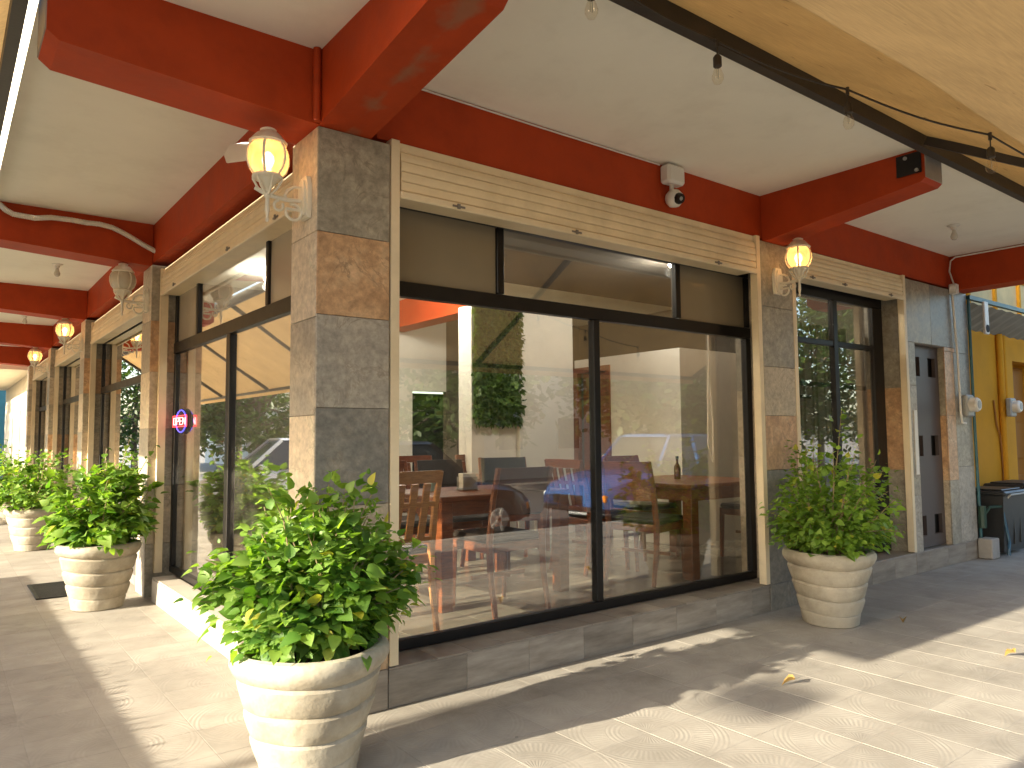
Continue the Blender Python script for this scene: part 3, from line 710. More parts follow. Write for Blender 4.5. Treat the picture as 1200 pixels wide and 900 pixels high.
iwall('inner_wall', INBR, 2.0, 4.4, 12.1, 12.2, ZF, ZC - .003)
iwall('inner_wall', INBR, 4.4, 4.5, 10.71, 20.2, ZF, ZC - .003)
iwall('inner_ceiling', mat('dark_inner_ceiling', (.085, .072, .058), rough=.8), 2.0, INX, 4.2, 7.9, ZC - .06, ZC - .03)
iwall('inner_beam', RED, 5.62, 5.95, 8.05, INY, ZB, ZC - .004)
d = iwall('inner_door', CHW, 7.0, 7.04, 6.98, 7.5, ZF, 2.34)
q = MB(); q.box(6.90, 6.98, 6.9, 6.975, ZF, 2.42); q.box(6.90, 6.98, 7.52, 7.595, ZF, 2.42); q.box(6.90, 6.98, 6.976, 7.519, 2.345, 2.42); q.build('door_frame', CHW, d, fix=False)
q = MB(); q.tube([(6.99, 7.06, 1.25), (6.95, 7.06, 1.25), (6.95, 7.14, 1.25)], .012, 6); q.build('handle', GREYM, d)
# pale blinds behind the second window
for i in range(7):
    x = 6.5 + i * .25
    q = MB(); pts = [(x + .25 * t / 6, 4.45 + .03 * math.sin(t / 6 * 2 * PI)) for t in range(7)]
    for (a, b), (c, e) in zip(pts, pts[1:]): q.box(a, c + .002, min(b, e), max(b, e) + .01, ZF + .05, 2.7)
    q.build('curtain', mat('grey_curtain', (.30, .28, .23), rough=.9, var=.1), B, fix=False)

# ---------------------------------------------------------------- awnings
def awning(axis, label, a0, a1, roof, out, zr, zo, rafters, shade_strip, drop=lambda u: .12):
    """slopes from the roof edge down to the kerb; axis 'y': along X, slope towards -Y"""
    def P(u, t, dz=0): return (u, roof + (out - roof) * t, zr + (zo - zr) * t + dz) if axis == 'y' else (roof + (out - roof) * t, u, zr + (zo - zr) * t + dz)
    t = thing('awning', label, 'awning', P((a0 + a1) / 2, 0))
    q = MB(); nu = max(2, int((a1 - a0) / .4)); nt_ = 7
    def W(u, tt):
        k = (u - a0) / (a1 - a0) * len(rafters); sag = -.035 * math.sin(tt * PI) * abs(math.sin(k * PI))
        return P(u, tt, .05 + sag)
    for lay in (0, .008):
        b = len(q.v)
        for i in range(nu + 1):
            for j in range(nt_ + 1):
                x = W(a0 + (a1 - a0) * i / nu, j / nt_); q.v.append((x[0], x[1], x[2] + lay))
        for i in range(nu):
            for j in range(nt_):
                f = (b + i * (nt_ + 1) + j, b + (i + 1) * (nt_ + 1) + j, b + (i + 1) * (nt_ + 1) + j + 1, b + i * (nt_ + 1) + j + 1)
                if lay == 0: q.f.append(f); q.mi.append(0)
    q.v = q.v[:(nu + 1) * (nt_ + 1)]
    fb = q.build('fabric', AWN, t, smooth=True)
    if shade_strip:                                                # added layer standing in for the shade band next to the roof
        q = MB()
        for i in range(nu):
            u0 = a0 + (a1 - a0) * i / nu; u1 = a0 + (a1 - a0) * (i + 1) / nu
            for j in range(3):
                ta, tb = shade_strip * j / 3, shade_strip * (j + 1) / 3
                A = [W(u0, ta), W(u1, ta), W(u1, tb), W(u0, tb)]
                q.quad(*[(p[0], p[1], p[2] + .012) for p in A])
        q.build('shade_strip', SHADE_STRIP, fb)
    v = MB()                                               # short hanging valance
    for i in range(nu):
        u0 = a0 + (a1 - a0) * i / nu; u1 = a0 + (a1 - a0) * (i + 1) / nu
        A = P(u0, 1, .05); C = P(u1, 1, .05)
        dp = drop(u0); v.quad(A, C, (C[0], C[1], C[2] - dp), (A[0], A[1], A[2] - dp))
    v.build('valance', AWN, t)
    q = MB(); q.bar(P(a0, .012), P(a1, .012), .06, .13); q.build('wall_bar', STEEL, t, fix=False)
    q = MB(); q.bar(P(a0, .985), P(a1, .985), .04, .05); q.build('front_bar', STEEL, t, fix=False)
    for u in rafters:
        q = MB(); q.bar(P(u, .04), P(u, .97), .04, .06); q.build('rafter', STEEL, t, fix=False)
    return t
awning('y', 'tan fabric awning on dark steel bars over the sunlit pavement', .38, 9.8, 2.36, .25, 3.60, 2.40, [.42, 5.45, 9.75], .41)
awning('x', 'tan awning along the left edge of the roof above the row of pots', 2.72, 20.6, .248, -1.5, 3.58, 2.42, [2.75, 5.6, 8.6, 11.6, 14.6, 17.6, 20.5], 0, lambda u: .12 if u > 4.4 else .36)  # valance deepened near the corner to block the low sun

# ---------------------------------------------------------------- wall lanterns
AMB = None
def amber():
    m, n, l, b = newmat('amber_lamp_glass'); n.remove(b)
    tc = n.new('ShaderNodeTexCoord'); no = n.new('ShaderNodeTexNoise'); no.inputs['Scale'].default_value = 14; no.inputs['Detail'].default_value = 4; l.new(tc.outputs['Object'], no.inputs['Vector'])
    t = n.new('ShaderNodeBsdfTransparent'); t.inputs[0].default_value = (1, .84, .58, 1)
    r = n.new('ShaderNodeValToRGB'); l.new(no.outputs[0], r.inputs[0]); r.color_ramp.elements[0].color = (.80, .50, .22, 1); r.color_ramp.elements[1].color = (1, .82, .55, 1)
    tr = n.new('ShaderNodeBsdfTranslucent'); l.new(r.outputs[0], tr.inputs[0])
    gl = n.new('ShaderNodeBsdfGlossy'); gl.inputs['Roughness'].default_value = .1
    mx = n.new('ShaderNodeMixShader'); mx.inputs[0].default_value = .62; l.new(t.outputs[0], mx.inputs[1]); l.new(tr.outputs[0], mx.inputs[2])
    m2 = n.new('ShaderNodeMixShader'); m2.inputs[0].default_value = .06; l.new(mx.outputs[0], m2.inputs[1]); l.new(gl.outputs[0], m2.inputs[2])
    l.new(m2.outputs[0], n['Material Output'].inputs[0]); return m
AMB = amber()
FROSTL = mat('frosted_lamp_glass', (.55, .50, .38), rough=.3, var=.1, scale=8, bump=.05)
BULB_ON = emit_mat('lit_bulb', (1, .64, .30), 5.5)
BULB_OFF = mat('dark_bulb', (.6, .56, .48), rough=.2, var=.05, bump=0)
def lantern(label, loc, rotz, lit, group='white lanterns on the columns'):
    t = thing('wall_lantern', label, 'lantern', loc, group, local=True)
    q = MB()                                               # back plate: long hexagon
    q.prism([(-.045, -.10), (.045, -.10), (.055, -.06), (.055, .06), (.035, .11), (-.035, .11), (-.055, .06), (-.055, -.06)], 'y', -.022, 0)
    q.prism([(-.03, -.085), (.03, -.085), (.038, -.05), (.038, .05), (.022, .09), (-.022, .09), (-.038, .05), (-.038, -.05)], 'y', -.034, -.0225)
    q.build('back_plate', WCAST, t)
    q = MB(); C = -.20
    q.tube([(0, -.03, -.01), (0, -.10, -.02), (0, -.17, -.015), (0, C - .02, -.005), (0, C - .06, .012)], .011, 8)
    q.tube([(0, -.03, .055), (0, -.07, .05), (0, -.10, .03), (0, -.115, .0), (0, -.105, -.02)], .008, 6)
    pts = [(0, -.07 + .04 * math.cos(a), -.075 + .04 * math.sin(a)) for a in [PI * .9 + i * PI * 1.75 / 12 for i in range(13)]]
    q.tube([(0, -.03, -.06)] + pts, .008, 6)
    pts = [(0, -.145 + .022 * math.cos(a), -.055 + .024 * math.sin(a)) for a in [PI * .5 + i * PI * 1.7 / 10 for i in range(11)]]
    q.tube(pts, .007, 6)
    q.build('scroll_arm', WCAST, t, smooth=True)
    q = MB(); q.lathe([(.004, -.145), (.010, -.135), (.006, -.12), (.012, -.09), (.010, -.03), (.018, -.02), (.012, .0), (.020, .02), (.045, .05), (.060, .065)], (0, C, 0), 10)
    for k in range(6):
        a = 2 * PI * k / 6
        q.tube([(.014 * math.cos(a), C + .014 * math.sin(a), -.01), (.045 * math.cos(a), C + .045 * math.sin(a), .02), (.070 * math.cos(a), C + .070 * math.sin(a), .065)], .006, 5)
    q.build('finial', WCAST, t, smooth=True)
    q = MB(); q.lathe([(.066, .062), (.074, .068), (.074, .078), (.066, .084)], (0, C, 0), 12)
    prof = [(.062, .08), (.086, .11), (.099, .15), (.098, .185), (.088, .215), (.074, .232)]
    for k in range(6):
        a = 2 * PI * (k + .5) / 6
        q.tube([((r + .002) * math.cos(a), C + (r + .002) * math.sin(a), z) for r, z in prof], .0065, 5)
    q.build('cage', WCAST, t, smooth=True)
    q = MB(); q.lathe(prof, (0, C, 0), 24, capb=False, capt=False); q.build('globe', AMB if lit else FROSTL, t, smooth=True)
    q = MB(); q.lathe([(.086, .232), (.092, .242), (.084, .250), (.075, .262), (.055, .285), (.040, .292), (.036, .300), (.040, .306), (.022, .316), (.006, .32)], (0, C, 0), 12); q.build('cap', WCAST, t, smooth=True)
    q = MB(); q.lathe([(.014, .085), (.016, .11), (.013, .118), (.024, .135), (.030, .155), (.026, .178), (.012, .195), (.003, .20)], (0, C, 0), 12); q.build('bulb', BULB_ON if lit else BULB_OFF, t, smooth=True)
    t.location = loc; t.rotation_euler = (0, 0, rotz); t.scale = (1.12,) * 3
    return t
L1 = lantern('lit white lantern with amber globe on the corner column facing the row of pots', (1.583, 3.915, 2.82), R(-90), True)
LR = lantern('lit white lantern on the stone column between the two right hand windows', (5.885, 3.776, 2.85), 0, True)
L2 = lantern('unlit white lantern with frosted globe on the second column of the left front', (1.598, 8.0, 2.86), R(-90), False)
L3 = lantern('lit white lantern on the third column, between the unlit lantern and the farthest one', (1.598, 12.2, 2.87), R(-90), True)
L4 = lantern('smallest lit lantern, on the farthest column of the left front', (1.598, 16.3, 2.87), R(-90), True)
# ---------------------------------------------------------------- string lights along the roof edge
t = thing('string_lights', 'string of clear bulbs on a dark cord under the tan awning', 'string lights', (2.2, 2.22, 3.45))
hang = [(2.13, 2.2, 3.48), (2.985, 2.2, 3.442), (3.85, 2.0, 3.364), (4.637, 1.6, 3.172), (5.6, 1.35, 3.0), (6.6, 1.1, 2.86), (7.8, .9, 2.74)]
pts = []
for a, b in zip(hang, hang[1:]):
    for i in range(8):
        f = i / 8; p = Vector(a).lerp(Vector(b), f); p.z -= .03 * math.sin(f * PI); pts.append(p)
pts.append(Vector(hang[-1]))
q = MB(); q.tube(pts, .006, 6); q.build('cord', STEEL, t, smooth=True)
for x, y, z in hang:
    q = MB(); q.tube([(x, y, z + .012), (x, y, z - .03)], .010, 6); q.tube([(x, y, z - .03), (x, y, z - .075)], .004, 5); q.lathe([(.016, -.135), (.021, -.13), (.021, -.085), (.012, -.072)], (x, y, z), 12); s = q.build('socket', STEEL, t, smooth=True)
    q = MB(); q.lathe([(.002, -.222), (.018, -.216), (.028, -.198), (.029, -.18), (.021, -.155), (.014, -.136)], (x, y, z), 14, capt=False); bl = q.build('bulb', LGLASS, t, smooth=True)
    q = MB(); q.tube([(x - .006, y, z - .14), (x - .006, y, z - .19), (x + .006, y, z - .19), (x + .006, y, z - .14)], .0012, 4); q.build('filament', GREYM, bl)

# ---------------------------------------------------------------- ceiling bulb holders
def holder(label, loc, group='bare bulb holders on the porch ceiling', lit=0):
    t = thing('ceiling_bulb_holder', label, 'bulb holder', loc, group, local=True)
    q = MB(); q.lathe([(.02, -.05), (.028, -.045), (.03, -.02), (.055, -.012), (.062, 0)], (0, 0, 0), 16); q.build('base', WPL, t, smooth=True)
    q = MB(); q.lathe([(.003, -.155), (.02, -.15), (.033, -.13), (.034, -.11), (.022, -.08), (.014, -.05)], (0, 0, 0), 14, capt=False); q.build('bulb', BULB_IN if lit else BULB_OFF, t, smooth=True)
    if lit:
        ld = bpy.data.lights.new('bulb_light', 'POINT'); ld.energy = lit; ld.color = (1, .94, .83); ld.shadow_soft_size = .06
        lo = bpy.data.objects.new('bulb_light', ld); col.objects.link(lo); lo.parent = t; lo.location = (0, 0, -.22)
    t.location = loc; return t
BULB_IN = emit_mat('inside_bulb', (1, .80, .52), 90)
holder('bare white bulb holder on the ceiling in front of the plum coloured door', (8.17, 3.19, ZC - .001))
holder('bare bulb holder on the porch ceiling above the second pot', (1.07, 10.4, ZC - .001))
holder('farther bare bulb holder on the porch ceiling beyond the third red cross beam', (1.1, 15.0, ZC - .001))
holder('lit bulb hanging inside the restaurant near the corner of the white inner room', (6.75, 5.7, ZC - .005), 'lit bulbs inside the restaurant', 24)
for i, p in enumerate([(3.4, 5.6), (4.6, 8.2), (3.2, 9.2), (8.4, 5.0), (3.2, 13.6), (3.2, 17.5)]):  # unseen bulbs added to brighten the dining room
    holder(['added bulb brightening the room above the nearer table', 'added bulb brightening the room before the green leaf panel', 'added bulb brightening the deep room by the white back wall', 'faint added bulb behind the window with curtains',
            'added bulb brightening the second left bay', 'added bulb brightening the third left bay'][i], (p[0], p[1], ZC - .005), 'lit bulbs inside the restaurant', [18, 32, 26, .6, 3, 3][i])

# ---------------------------------------------------------------- security camera, conduits, plate
t = thing('security_camera', 'white dome security camera hanging under its junction box on the red beam', 'camera', (4.5, 3.8, 3.4))
q = MB(); q.box(4.40, 4.60, 3.715, 3.818, 3.455, 3.605, bev=.02); q.build('junction_box', WPL, t, fix=False)
q = MB(); q.tube([(4.49, 3.77, 3.46), (4.49, 3.77, 3.405)], .018, 8); q.build('bracket', WPL, t)
q = MB(); cc = Vector((4.50, 3.755, 3.345)); q.lathe([(.004, -.07), (.04, -.062), (.066, -.03), (.072, .0), (.066, .03), (.04, .06), (.006, .072)], cc, 18); hd = q.build('camera_head', WPL, t, smooth=True)
dv = Vector((-.15, -1, -.3)).normalized(); q = MB(); q.tube([cc + dv * .052, cc + dv * .082], [.046, .038], 16); ln = q.build('lens_ring', BLK, hd)
q = MB(); q.tube([cc + dv * .0825, cc + dv * .086], [.016, .012], 12); q.build('lens', GREYM, hd)
q = MB(); q.tube([(2.0, 3.812, ZC - .012), (3.2, 3.811, ZC - .016), (4.40, 3.81, ZC - .012)], .006, 6)
tag(q.build('ceiling_cable', WPL), 'thin white cable along the top of the red beam to the security camera', 'cable')
pts = [(.34, 7.89, 3.60), (.40, 7.88, 3.54), (.46, 7.88, 3.51), (.62, 7.87, 3.50), (.75, 7.88, 3.53), (.9, 7.88, 3.535), (1.03, 7.88, 3.53), (1.14, 7.88, 3.535), (1.25, 7.88, 3.52), (1.33, 7.88, 3.49), (1.40, 7.87, 3.455), (1.52, 7.86, 3.39), (1.62, 7.86, 3.345), (1.70, 7.86, 3.335), (1.80, 7.86, 3.34)]
fine = []
for a, b in zip(pts, pts[1:]):
    n = max(2, int((Vector(b) - Vector(a)).length / .006))
    for i in range(n): fine.append(Vector(a).lerp(Vector(b), i / n))
q = MB(); q.tube(fine, [.021 + .005 * (i % 2) for i in range(len(fine))], 8)
tag(q.build('corrugated_conduit', WPL), 'white corrugated conduit sagging across the second red cross beam', 'conduit')
t = thing('wall_panel', 'white flat clipped corner panel on the red beam behind the corner lantern', 'panel', (1.45, 4.55, 3.2))
q = MB(); c = Vector((1.40, 4.42, 3.205)); ax = Vector((.55, -.83, -.02)).normalized(); az = Vector((.0, -.02, 1)).normalized(); ay = ax.cross(az)
P = [(-.15, 0), (-.11, .06), (.12, .06), (.13, -.05), (-.13, -.05)]
vs = [c + ax * u + az * v + ay * s_ for s_ in (0, .012) for u, v in P]
q.add(vs, [(0, 1, 2, 3, 4), (9, 8, 7, 6, 5)] + [(i, i + 5, (i + 1) % 5 + 5, (i + 1) % 5) for i in range(5)]); q.build('plate', WPL, t)
q = MB(); q.tube([c + az * .05, c + az * .09 + Vector((.22, .05, .0))], .008, 6); q.build('bracket', WPL, t)
# white pipe and wiring at the right end wall
t = thing('white_conduit', 'white conduit pipe running down the stone wall from the beam beside the door', 'conduit', (9.55, 3.76, 1.7))
q = MB(); q.tube([(9.50, 3.765, 3.14), (9.56, 3.762, 2.4), (9.575, 3.762, 1.72), (9.60, 3.762, 1.62), (9.70, 3.762, 1.61)], .014, 8); q.build('pipe', WPL, t, smooth=True)
q = MB(); q.box(9.46, 9.54, 3.70, 3.786, 3.14, 3.26, bev=.01); q.build('clamp_box', WPL, t, fix=False)
q = MB(); q.tube([(9.50, 3.74, 3.26), (9.52, 3.79, 3.42), (9.59, 3.80, 3.56), (9.605, 3.75, 3.60), (9.605, 2.45, 3.60)], .009, 6); q.build('cable', WPL, t, smooth=True)

# ---------------------------------------------------------------- neon sign in the left window
NR = emit_mat('red_neon', (1, .05, .05), .9); NL = emit_mat('pink_neon', (1, .30, .28), 1.5); NB = emit_mat('blue_neon', (.10, .10, .9), .55)
NR = emit_mat('red_neon', (1, .05, .05), .9); NL = emit_mat('pink_neon', (1, .26, .24), 1.5); NB = emit_mat('blue_neon', (.10, .10, .9), .55)
t = thing('neon_sign', 'small red and blue neon OPEN sign on the left window', 'sign', (XL - .03, 7.5, 1.55))
KY, KZ_, cy, cz, sx = .82, .40, 7.48, 1.665, XL - .03
q = MB(); q.tube([(sx, cy + KY * .22 * math.cos(a), cz + KZ_ * .26 * math.sin(a)) for a in [2 * PI * i / 28 for i in range(29)]], .006, 6); q.build('blue_ring', NB, t, smooth=True)
hy, hz_ = KY * .30, KZ_ * .125
q = MB(); q.tube([(sx - .012, cy - hy, cz - hz_), (sx - .012, cy + hy, cz - hz_), (sx - .012, cy + hy, cz + hz_), (sx - .012, cy - hy, cz + hz_), (sx - .012, cy - hy, cz - hz_)], .0045, 6); q.build('red_border', NR, t)
# seen from outside (looking along +X) the word runs from larger Y to smaller Y
strokes = {'O': [[(0, 0), (1, 0), (1, 1), (0, 1), (0, 0)]], 'P': [[(0, 0), (0, 1), (1, 1), (1, .5), (0, .5)]], 'E': [[(1, 0), (0, 0), (0, 1), (1, 1)], [(0, .5), (.8, .5)]], 'N': [[(0, 0), (0, 1), (1, 0), (1, 1)]]}
for i, ch in enumerate('OPEN'):
    q = MB()
    for s_ in strokes[ch]: q.tube([(sx - .014, cy + KY * (.255 - i * .135 - u * .10), cz + KZ_ * (-.08 + v * .16)) for u, v in s_], .0042, 6)
    q.build('letter', NL, t)
q = MB(); q.tube([(sx + .010, cy, cz), (sx + .016, cy, cz)], 1, 24); q.v = [(x, cy + (y - cy) * KY * .27, cz + (z - cz) * KZ_ * .30) for x, y, z in q.v]; q.box(sx + .0165, sx + .020, cy - hy - .01, cy + hy + .01, cz - hz_ - .01, cz + hz_ + .01); q.build('reflection_blocker', DARK, t)  # dark backing added to block pane reflections behind the letters
# looped cable inside the left window corner
q = MB(); lp = []
for i in range(25):
    a = PI * i / 24; lp.append((XL + .09, 7.45 + .20 * math.cos(a), .62 - .30 * math.sin(a)))
q.tube([(XL + .09, 7.65, 1.5)] + lp + [(XL + .09, 7.25, 1.3)], .011, 6)
tag(q.build('looped_cable', WPL, smooth=True), 'pale looped cable hanging inside the corner of the left window', 'cable')

# ---------------------------------------------------------------- pots
random.seed(21)
prof_out = [(.207, 0), (.218, .008), (.226, .05), (.234, .088), (.233, .098), (.229, .103), (.240, .109), (.254, .150), (.266, .190), (.267, .208), (.260, .216), (.257, .221), (.268, .228), (.282, .268), (.295, .308), (.297, .326), (.290, .336), (.286, .341), (.298, .349), (.312, .392), (.325, .436), (.328, .454), (.321, .464), (.317, .469), (.330, .478), (.350, .500), (.364, .528), (.365, .555), (.352, .578), (.330, .586)]
prof_in = [(.300, .575), (.290, .54), (.285, .50)]
def pot(label, loc, seed):
    t = thing('plant_pot', label, 'pot', loc, 'cream tiered plant pots', local=True)
    rr = random.Random(seed); ph = [rr.uniform(0, 6.28) for _ in range(8)]
    def wob(an, z, j): return 1 + .010 * math.sin(2 * an + ph[0] + z * 9) + .006 * math.sin(5 * an + ph[1] - z * 23) + .004 * math.sin(9 * an + ph[2] + z * 31)
    def zw(an): return .008 * math.sin(an + ph[3]) + .006 * math.sin(3 * an + ph[4])
    q = MB(); q.lathe(prof_out + prof_in, (0, 0, 0), 56, wob, capb=True, capt=False)
    q.v = [(x, y, z + (zw(math.atan2(y, x)) * min(1, z / .1) if z < .5 else zw(math.atan2(y, x)) * .4)) for x, y, z in q.v]
    q.build('body', POT, t, smooth=True)
    q = MB(); q.lathe([(.292, .515), (.2, .525), (.1, .53), (.01, .532)], (0, 0, 0), 24, lambda an, z, j: 1 if j == 0 else 1 + .1 * math.sin(3 * an), capb=False); q.build('soil', SOIL, t, smooth=True)
    t.location = loc; t.scale = (.955, .955, .985); return t
POTS = [('large cream tiered pot nearest the viewer, in front of the corner column', (1.375, 3.30, 0)),
        ('cream pot in shade under the lantern between the two right hand windows', (5.70, 3.27, 0)),
        ('second cream pot of the left row, at the end of the pale step', (1.19, 7.68, 0)),
        ('third cream pot of the left row, half hidden behind the second plant', (1.08, 12.25, 0)),
        ('farthest cream pot at the left edge of the photo', (1.08, 16.4, 0))]
for i, (lb, p) in enumerate(POTS):
    o = pot(lb, p, i); o.rotation_euler = (0, 0, i * 1.3)

# ---------------------------------------------------------------- plants
def leaf_geo(L, W, fold, droop, tip=.0):
    """pointed oval leaf, folded along the midrib and drooping: 8 faces"""
    xs = [0, .16, .42, .72, 1.0]; ws = [0.03, .42, .50, .31, 0.0]
    vs = []
    for t, k in zip(xs, ws):
        z = -droop * t * t * L; y = k * W
        vs += [(t * L, -y, z + fold * y), (t * L, 0, z), (t * L, y, z + fold * y)]
    fs = []
    for i in range(4):
        a = i * 3; b = a + 3
        fs += [(a, b, b + 1, a + 1), (a + 1, b + 1, b + 2, a + 2)]
    return vs, fs

def plant(label, loc, seed, n_stem, env, leaf, per, mt, parts=0, name='potted_plant', group='leafy plants in the cream pots', ell=(1, 1), shoots=()):
    """env(direction) -> reach; stems fan out of the pot and carry leaves"""
    rr = random.Random(seed)
    t = thing(name, label, 'plant', loc, group, local=True)
    loc = Vector(loc)
    kinds = [leaf_geo(1, .80, .35, .25), leaf_geo(1, .88, .25, .45), leaf_geo(1, .74, .5, .15), leaf_geo(1, .84, .15, .6)]
    leaves = []; sq = MB()
    base_z = .52
    for s in range(n_stem):
        az = 2 * PI * (s * .618 + rr.uniform(-.08, .08)); el = math.asin(min(.99, rr.uniform(.02, 1) ** .8)) if s % 5 else rr.uniform(.0, .3)
        d = Vector((math.cos(az) * math.cos(el), math.sin(az) * math.cos(el), math.sin(el)))
        reach = env(az, el) * rr.uniform(.70, 1.0)
        o = Vector((rr.uniform(-.09, .09), rr.uniform(-.09, .09), base_z)); e = Vector((0, 0, base_z + .10)) + d * reach
        mid = o.lerp(e, .5) + Vector((rr.uniform(-.05, .05), rr.uniform(-.05, .05), .10 * math.cos(el)))
        N = 7; P = []; e.x = e.x * ell[0]; e.y = e.y * ell[1]
        for i in range(N + 1):
            f = i / N; P.append(o * (1 - f) ** 2 + mid * 2 * f * (1 - f) + e * f * f)
        sq.tube(P, [.008 * (1 - .72 * i / N) for i in range(N + 1)], 5, cap=False)
        for i in range(per):
            f = rr.uniform(.22, 1.0) ** .8
            k = min(N - 1, int(f * N)); p = P[k].lerp(P[k + 1], f * N - k) + Vector((rr.gauss(0, .045), rr.gauss(0, .045), rr.gauss(0, .04)))
            tang = (P[k + 1] - P[k]).normalized()
            out = Vector((p.x, p.y, (p.z - base_z) * .4)); out = out.normalized() if out.length > .02 else d
            a = (out * .6 + tang * .4 + Vector((rr.uniform(-.7, .7), rr.uniform(-.7, .7), rr.uniform(-.65, .25)))).normalized()
            upv = (Vector((0, 0, 1)) * .7 + out * .5 + Vector((rr.gauss(0, .3), rr.gauss(0, .3), rr.gauss(0, .2)))).normalized()
            y = upv.cross(a)
            if y.length < .1: continue
            y.normalize(); z = a.cross(y)
            L = leaf * rr.uniform(.4, 1.4) * (1.0 if f < .9 else .72)
            leaves.append((p, a, y, z, L, rr.randrange(4)))
    for dx, dy, hh in shoots:
        P = [Vector((dx * f, dy * f, base_z + hh * f ** .9)) for f in (0, .25, .5, .75, 1)]
        sq.tube(P, [.007, .006, .005, .004, .003], 5, cap=False)
        for i in range(9):
            f = .5 + .5 * i / 8; p = Vector((dx * f, dy * f, base_z + hh * f ** .9)); an = i * 2.4
            a = Vector((math.cos(an), math.sin(an), -.25)).normalized(); y = Vector((0, 0, 1)).cross(a).normalized(); leaves.append((p, a, y, a.cross(y), leaf * (1.1 - .5 * f), i % 4))
    sq.build('stem', STEM, t, smooth=True)['kind'] = 'stuff'
    if parts:
        leaves.sort(key=lambda q: (loc + q[0] - CAM).length - q[4] * 1.5)
        ms = []
        for vs, fs in kinds:
            q = MB(); q.add(vs, fs); ms.append(q.mesh('leaf', mt, smooth=True))
        for p, a, y, z, L, k in leaves[:parts]:
            o = link(ms[k], 'leaf', t)
            o.matrix_local = Matrix(((a.x * L, y.x * L, z.x * L, p.x), (a.y * L, y.y * L, z.y * L, p.y), (a.z * L, y.z * L, z.z * L, p.z), (0, 0, 0, 1)))
        leaves = leaves[parts:]
    q = MB()
    for p, a, y, z, L, k in leaves:
        vs, fs = kinds[k]; q.add([p + a * (u * L) + y * (v * L) + z * (w_ * L) for u, v, w_ in vs], fs)
    o = q.build('foliage', mt, t, smooth=False, fix=False); o['kind'] = 'stuff'
    o.data.polygons.foreach_set('use_smooth', [True] * len(o.data.polygons))
    t.location = loc
    return t
def env1(az, el):
    r = .32 + .05 * math.sin(3 * az + 1) + .05 * math.sin(7 * az + el * 3)
    return r + .44 * max(0, math.sin(el)) + .04 * math.cos(az)
plant('bushy broad leaved green plant in the nearest cream pot, lit from the left', POTS[0][1], 4, 110, env1, .068, 46, LEAF_A, parts=290, ell=(1.10, .74))
def env3(az, el):
    r = .56 + .10 * math.sin(2 * az + .4) + .07 * math.sin(5 * az + 2)
    r += .17 * math.cos(az)
    return r * .80 + .46 * max(0, math.sin(el))
plant('loose green shrub with bare twigs in the shaded pot beside the second window', POTS[1][1], 9, 110, env3, .058, 44, LEAF_B)
plant('bushy green plant in the second pot of the left row, with thin tall shoots', POTS[2][1], 14, 80, lambda az, el: .36 + .06 * math.sin(3 * az) + .40 * max(0, math.sin(el)), .095, 26, LEAF_A, shoots=[(.22, -.02, .98), (.42, -.12, .92), (.05, .1, .9)])
plant('wide sunlit green plant in the third pot of the left row', POTS[3][1], 15, 60, lambda az, el: (.72 + .10 * math.sin(3 * az)) * (1 + .1 * max(0, math.sin(el)) ** 2), .075, 26, LEAF_A)
plant('sunlit green plant in the farthest pot at the left edge', POTS[4][1], 16, 54, lambda az, el: (.66 + .10 * math.sin(3 * az)) * (1 + .15 * max(0, math.sin(el)) ** 2), .085, 22, LEAF_A)

# dry leaves on the paving
random.seed(8)
for i, (x, y, rz, lb) in enumerate([(6.09, 2.89, .4, 'curled brown leaf in the shade beside the right hand pot'), (4.08, 2.62, 2.1, 'brown dry leaf alone in the middle of the sunlit paving'), (5.73, 2.02, 1.2, 'yellow dry leaf near the right edge of the sunlit paving')]):
    q = MB(); vs, fs = leaf_geo(.085, .055, .35, .45); q.add([(a - .04, b, c + .035 + .02 * abs(b) / .03) for a, b, c in vs], fs)
    o = q.build('dry_leaf', LEAF_D, smooth=True, fix=False); o.location = (x, y, .004); o.rotation_euler = (0, .1, rz); tag(o, lb, 'leaf', 'dry leaves on the paving')

# drain plate in the left walk
t = thing('floor_mat', 'dark flat rectangular mat on the paving left of the second pot', 'mat', (.98, 8.8, 0))
q = MB(); q.box(.78, 1.14, 8.36, 9.22, .003, .016, bev=.004); q.build('rubber_border', BINM, t, fix=False)
q = MB()
for i in range(16): q.box(.81, 1.11, 8.40 + i * .05, 8.43 + i * .05, .0165, .020)
q.build('ribs', BINM, t, fix=False)['kind'] = 'stuff'

# ---------------------------------------------------------------- inside furniture
S = 1.15
def table(label, loc, sx, sy, group='wooden tables inside'):
    t = thing('dining_table', label, 'table', loc, group, local=True)
    H = .74; q = MB(); q.box(-sx / 2, sx / 2, -sy / 2, sy / 2, H - .035, H, bev=.006); q.build('tabletop', CHW, t, fix=False)
    q = MB(); a = .03
    q.box(-sx / 2 + a, sx / 2 - a, -sy / 2 + a, -sy / 2 + a + .025, H - .13, H - .0355); q.box(-sx / 2 + a, sx / 2 - a, sy / 2 - a - .025, sy / 2 - a, H - .13, H - .0355)
    q.box(-sx / 2 + a, -sx / 2 + a + .025, -sy / 2 + .06, sy / 2 - .06, H - .13, H - .0355); q.box(sx / 2 - a - .025, sx / 2 - a, -sy / 2 + .06, sy / 2 - .06, H - .13, H - .0355)
    q.build('apron', CHW, t, fix=False)
    for i in (-1, 1):
        for j in (-1, 1):
            q = MB(); cx = i * (sx / 2 - .055); cy = j * (sy / 2 - .055); q.box(cx - .045, cx + .045, cy - .045, cy + .045, 0, H - .036, bev=.004); q.build('leg', CHW, t, fix=False)
    t.location = loc; t.scale = (S,) * 3; return t
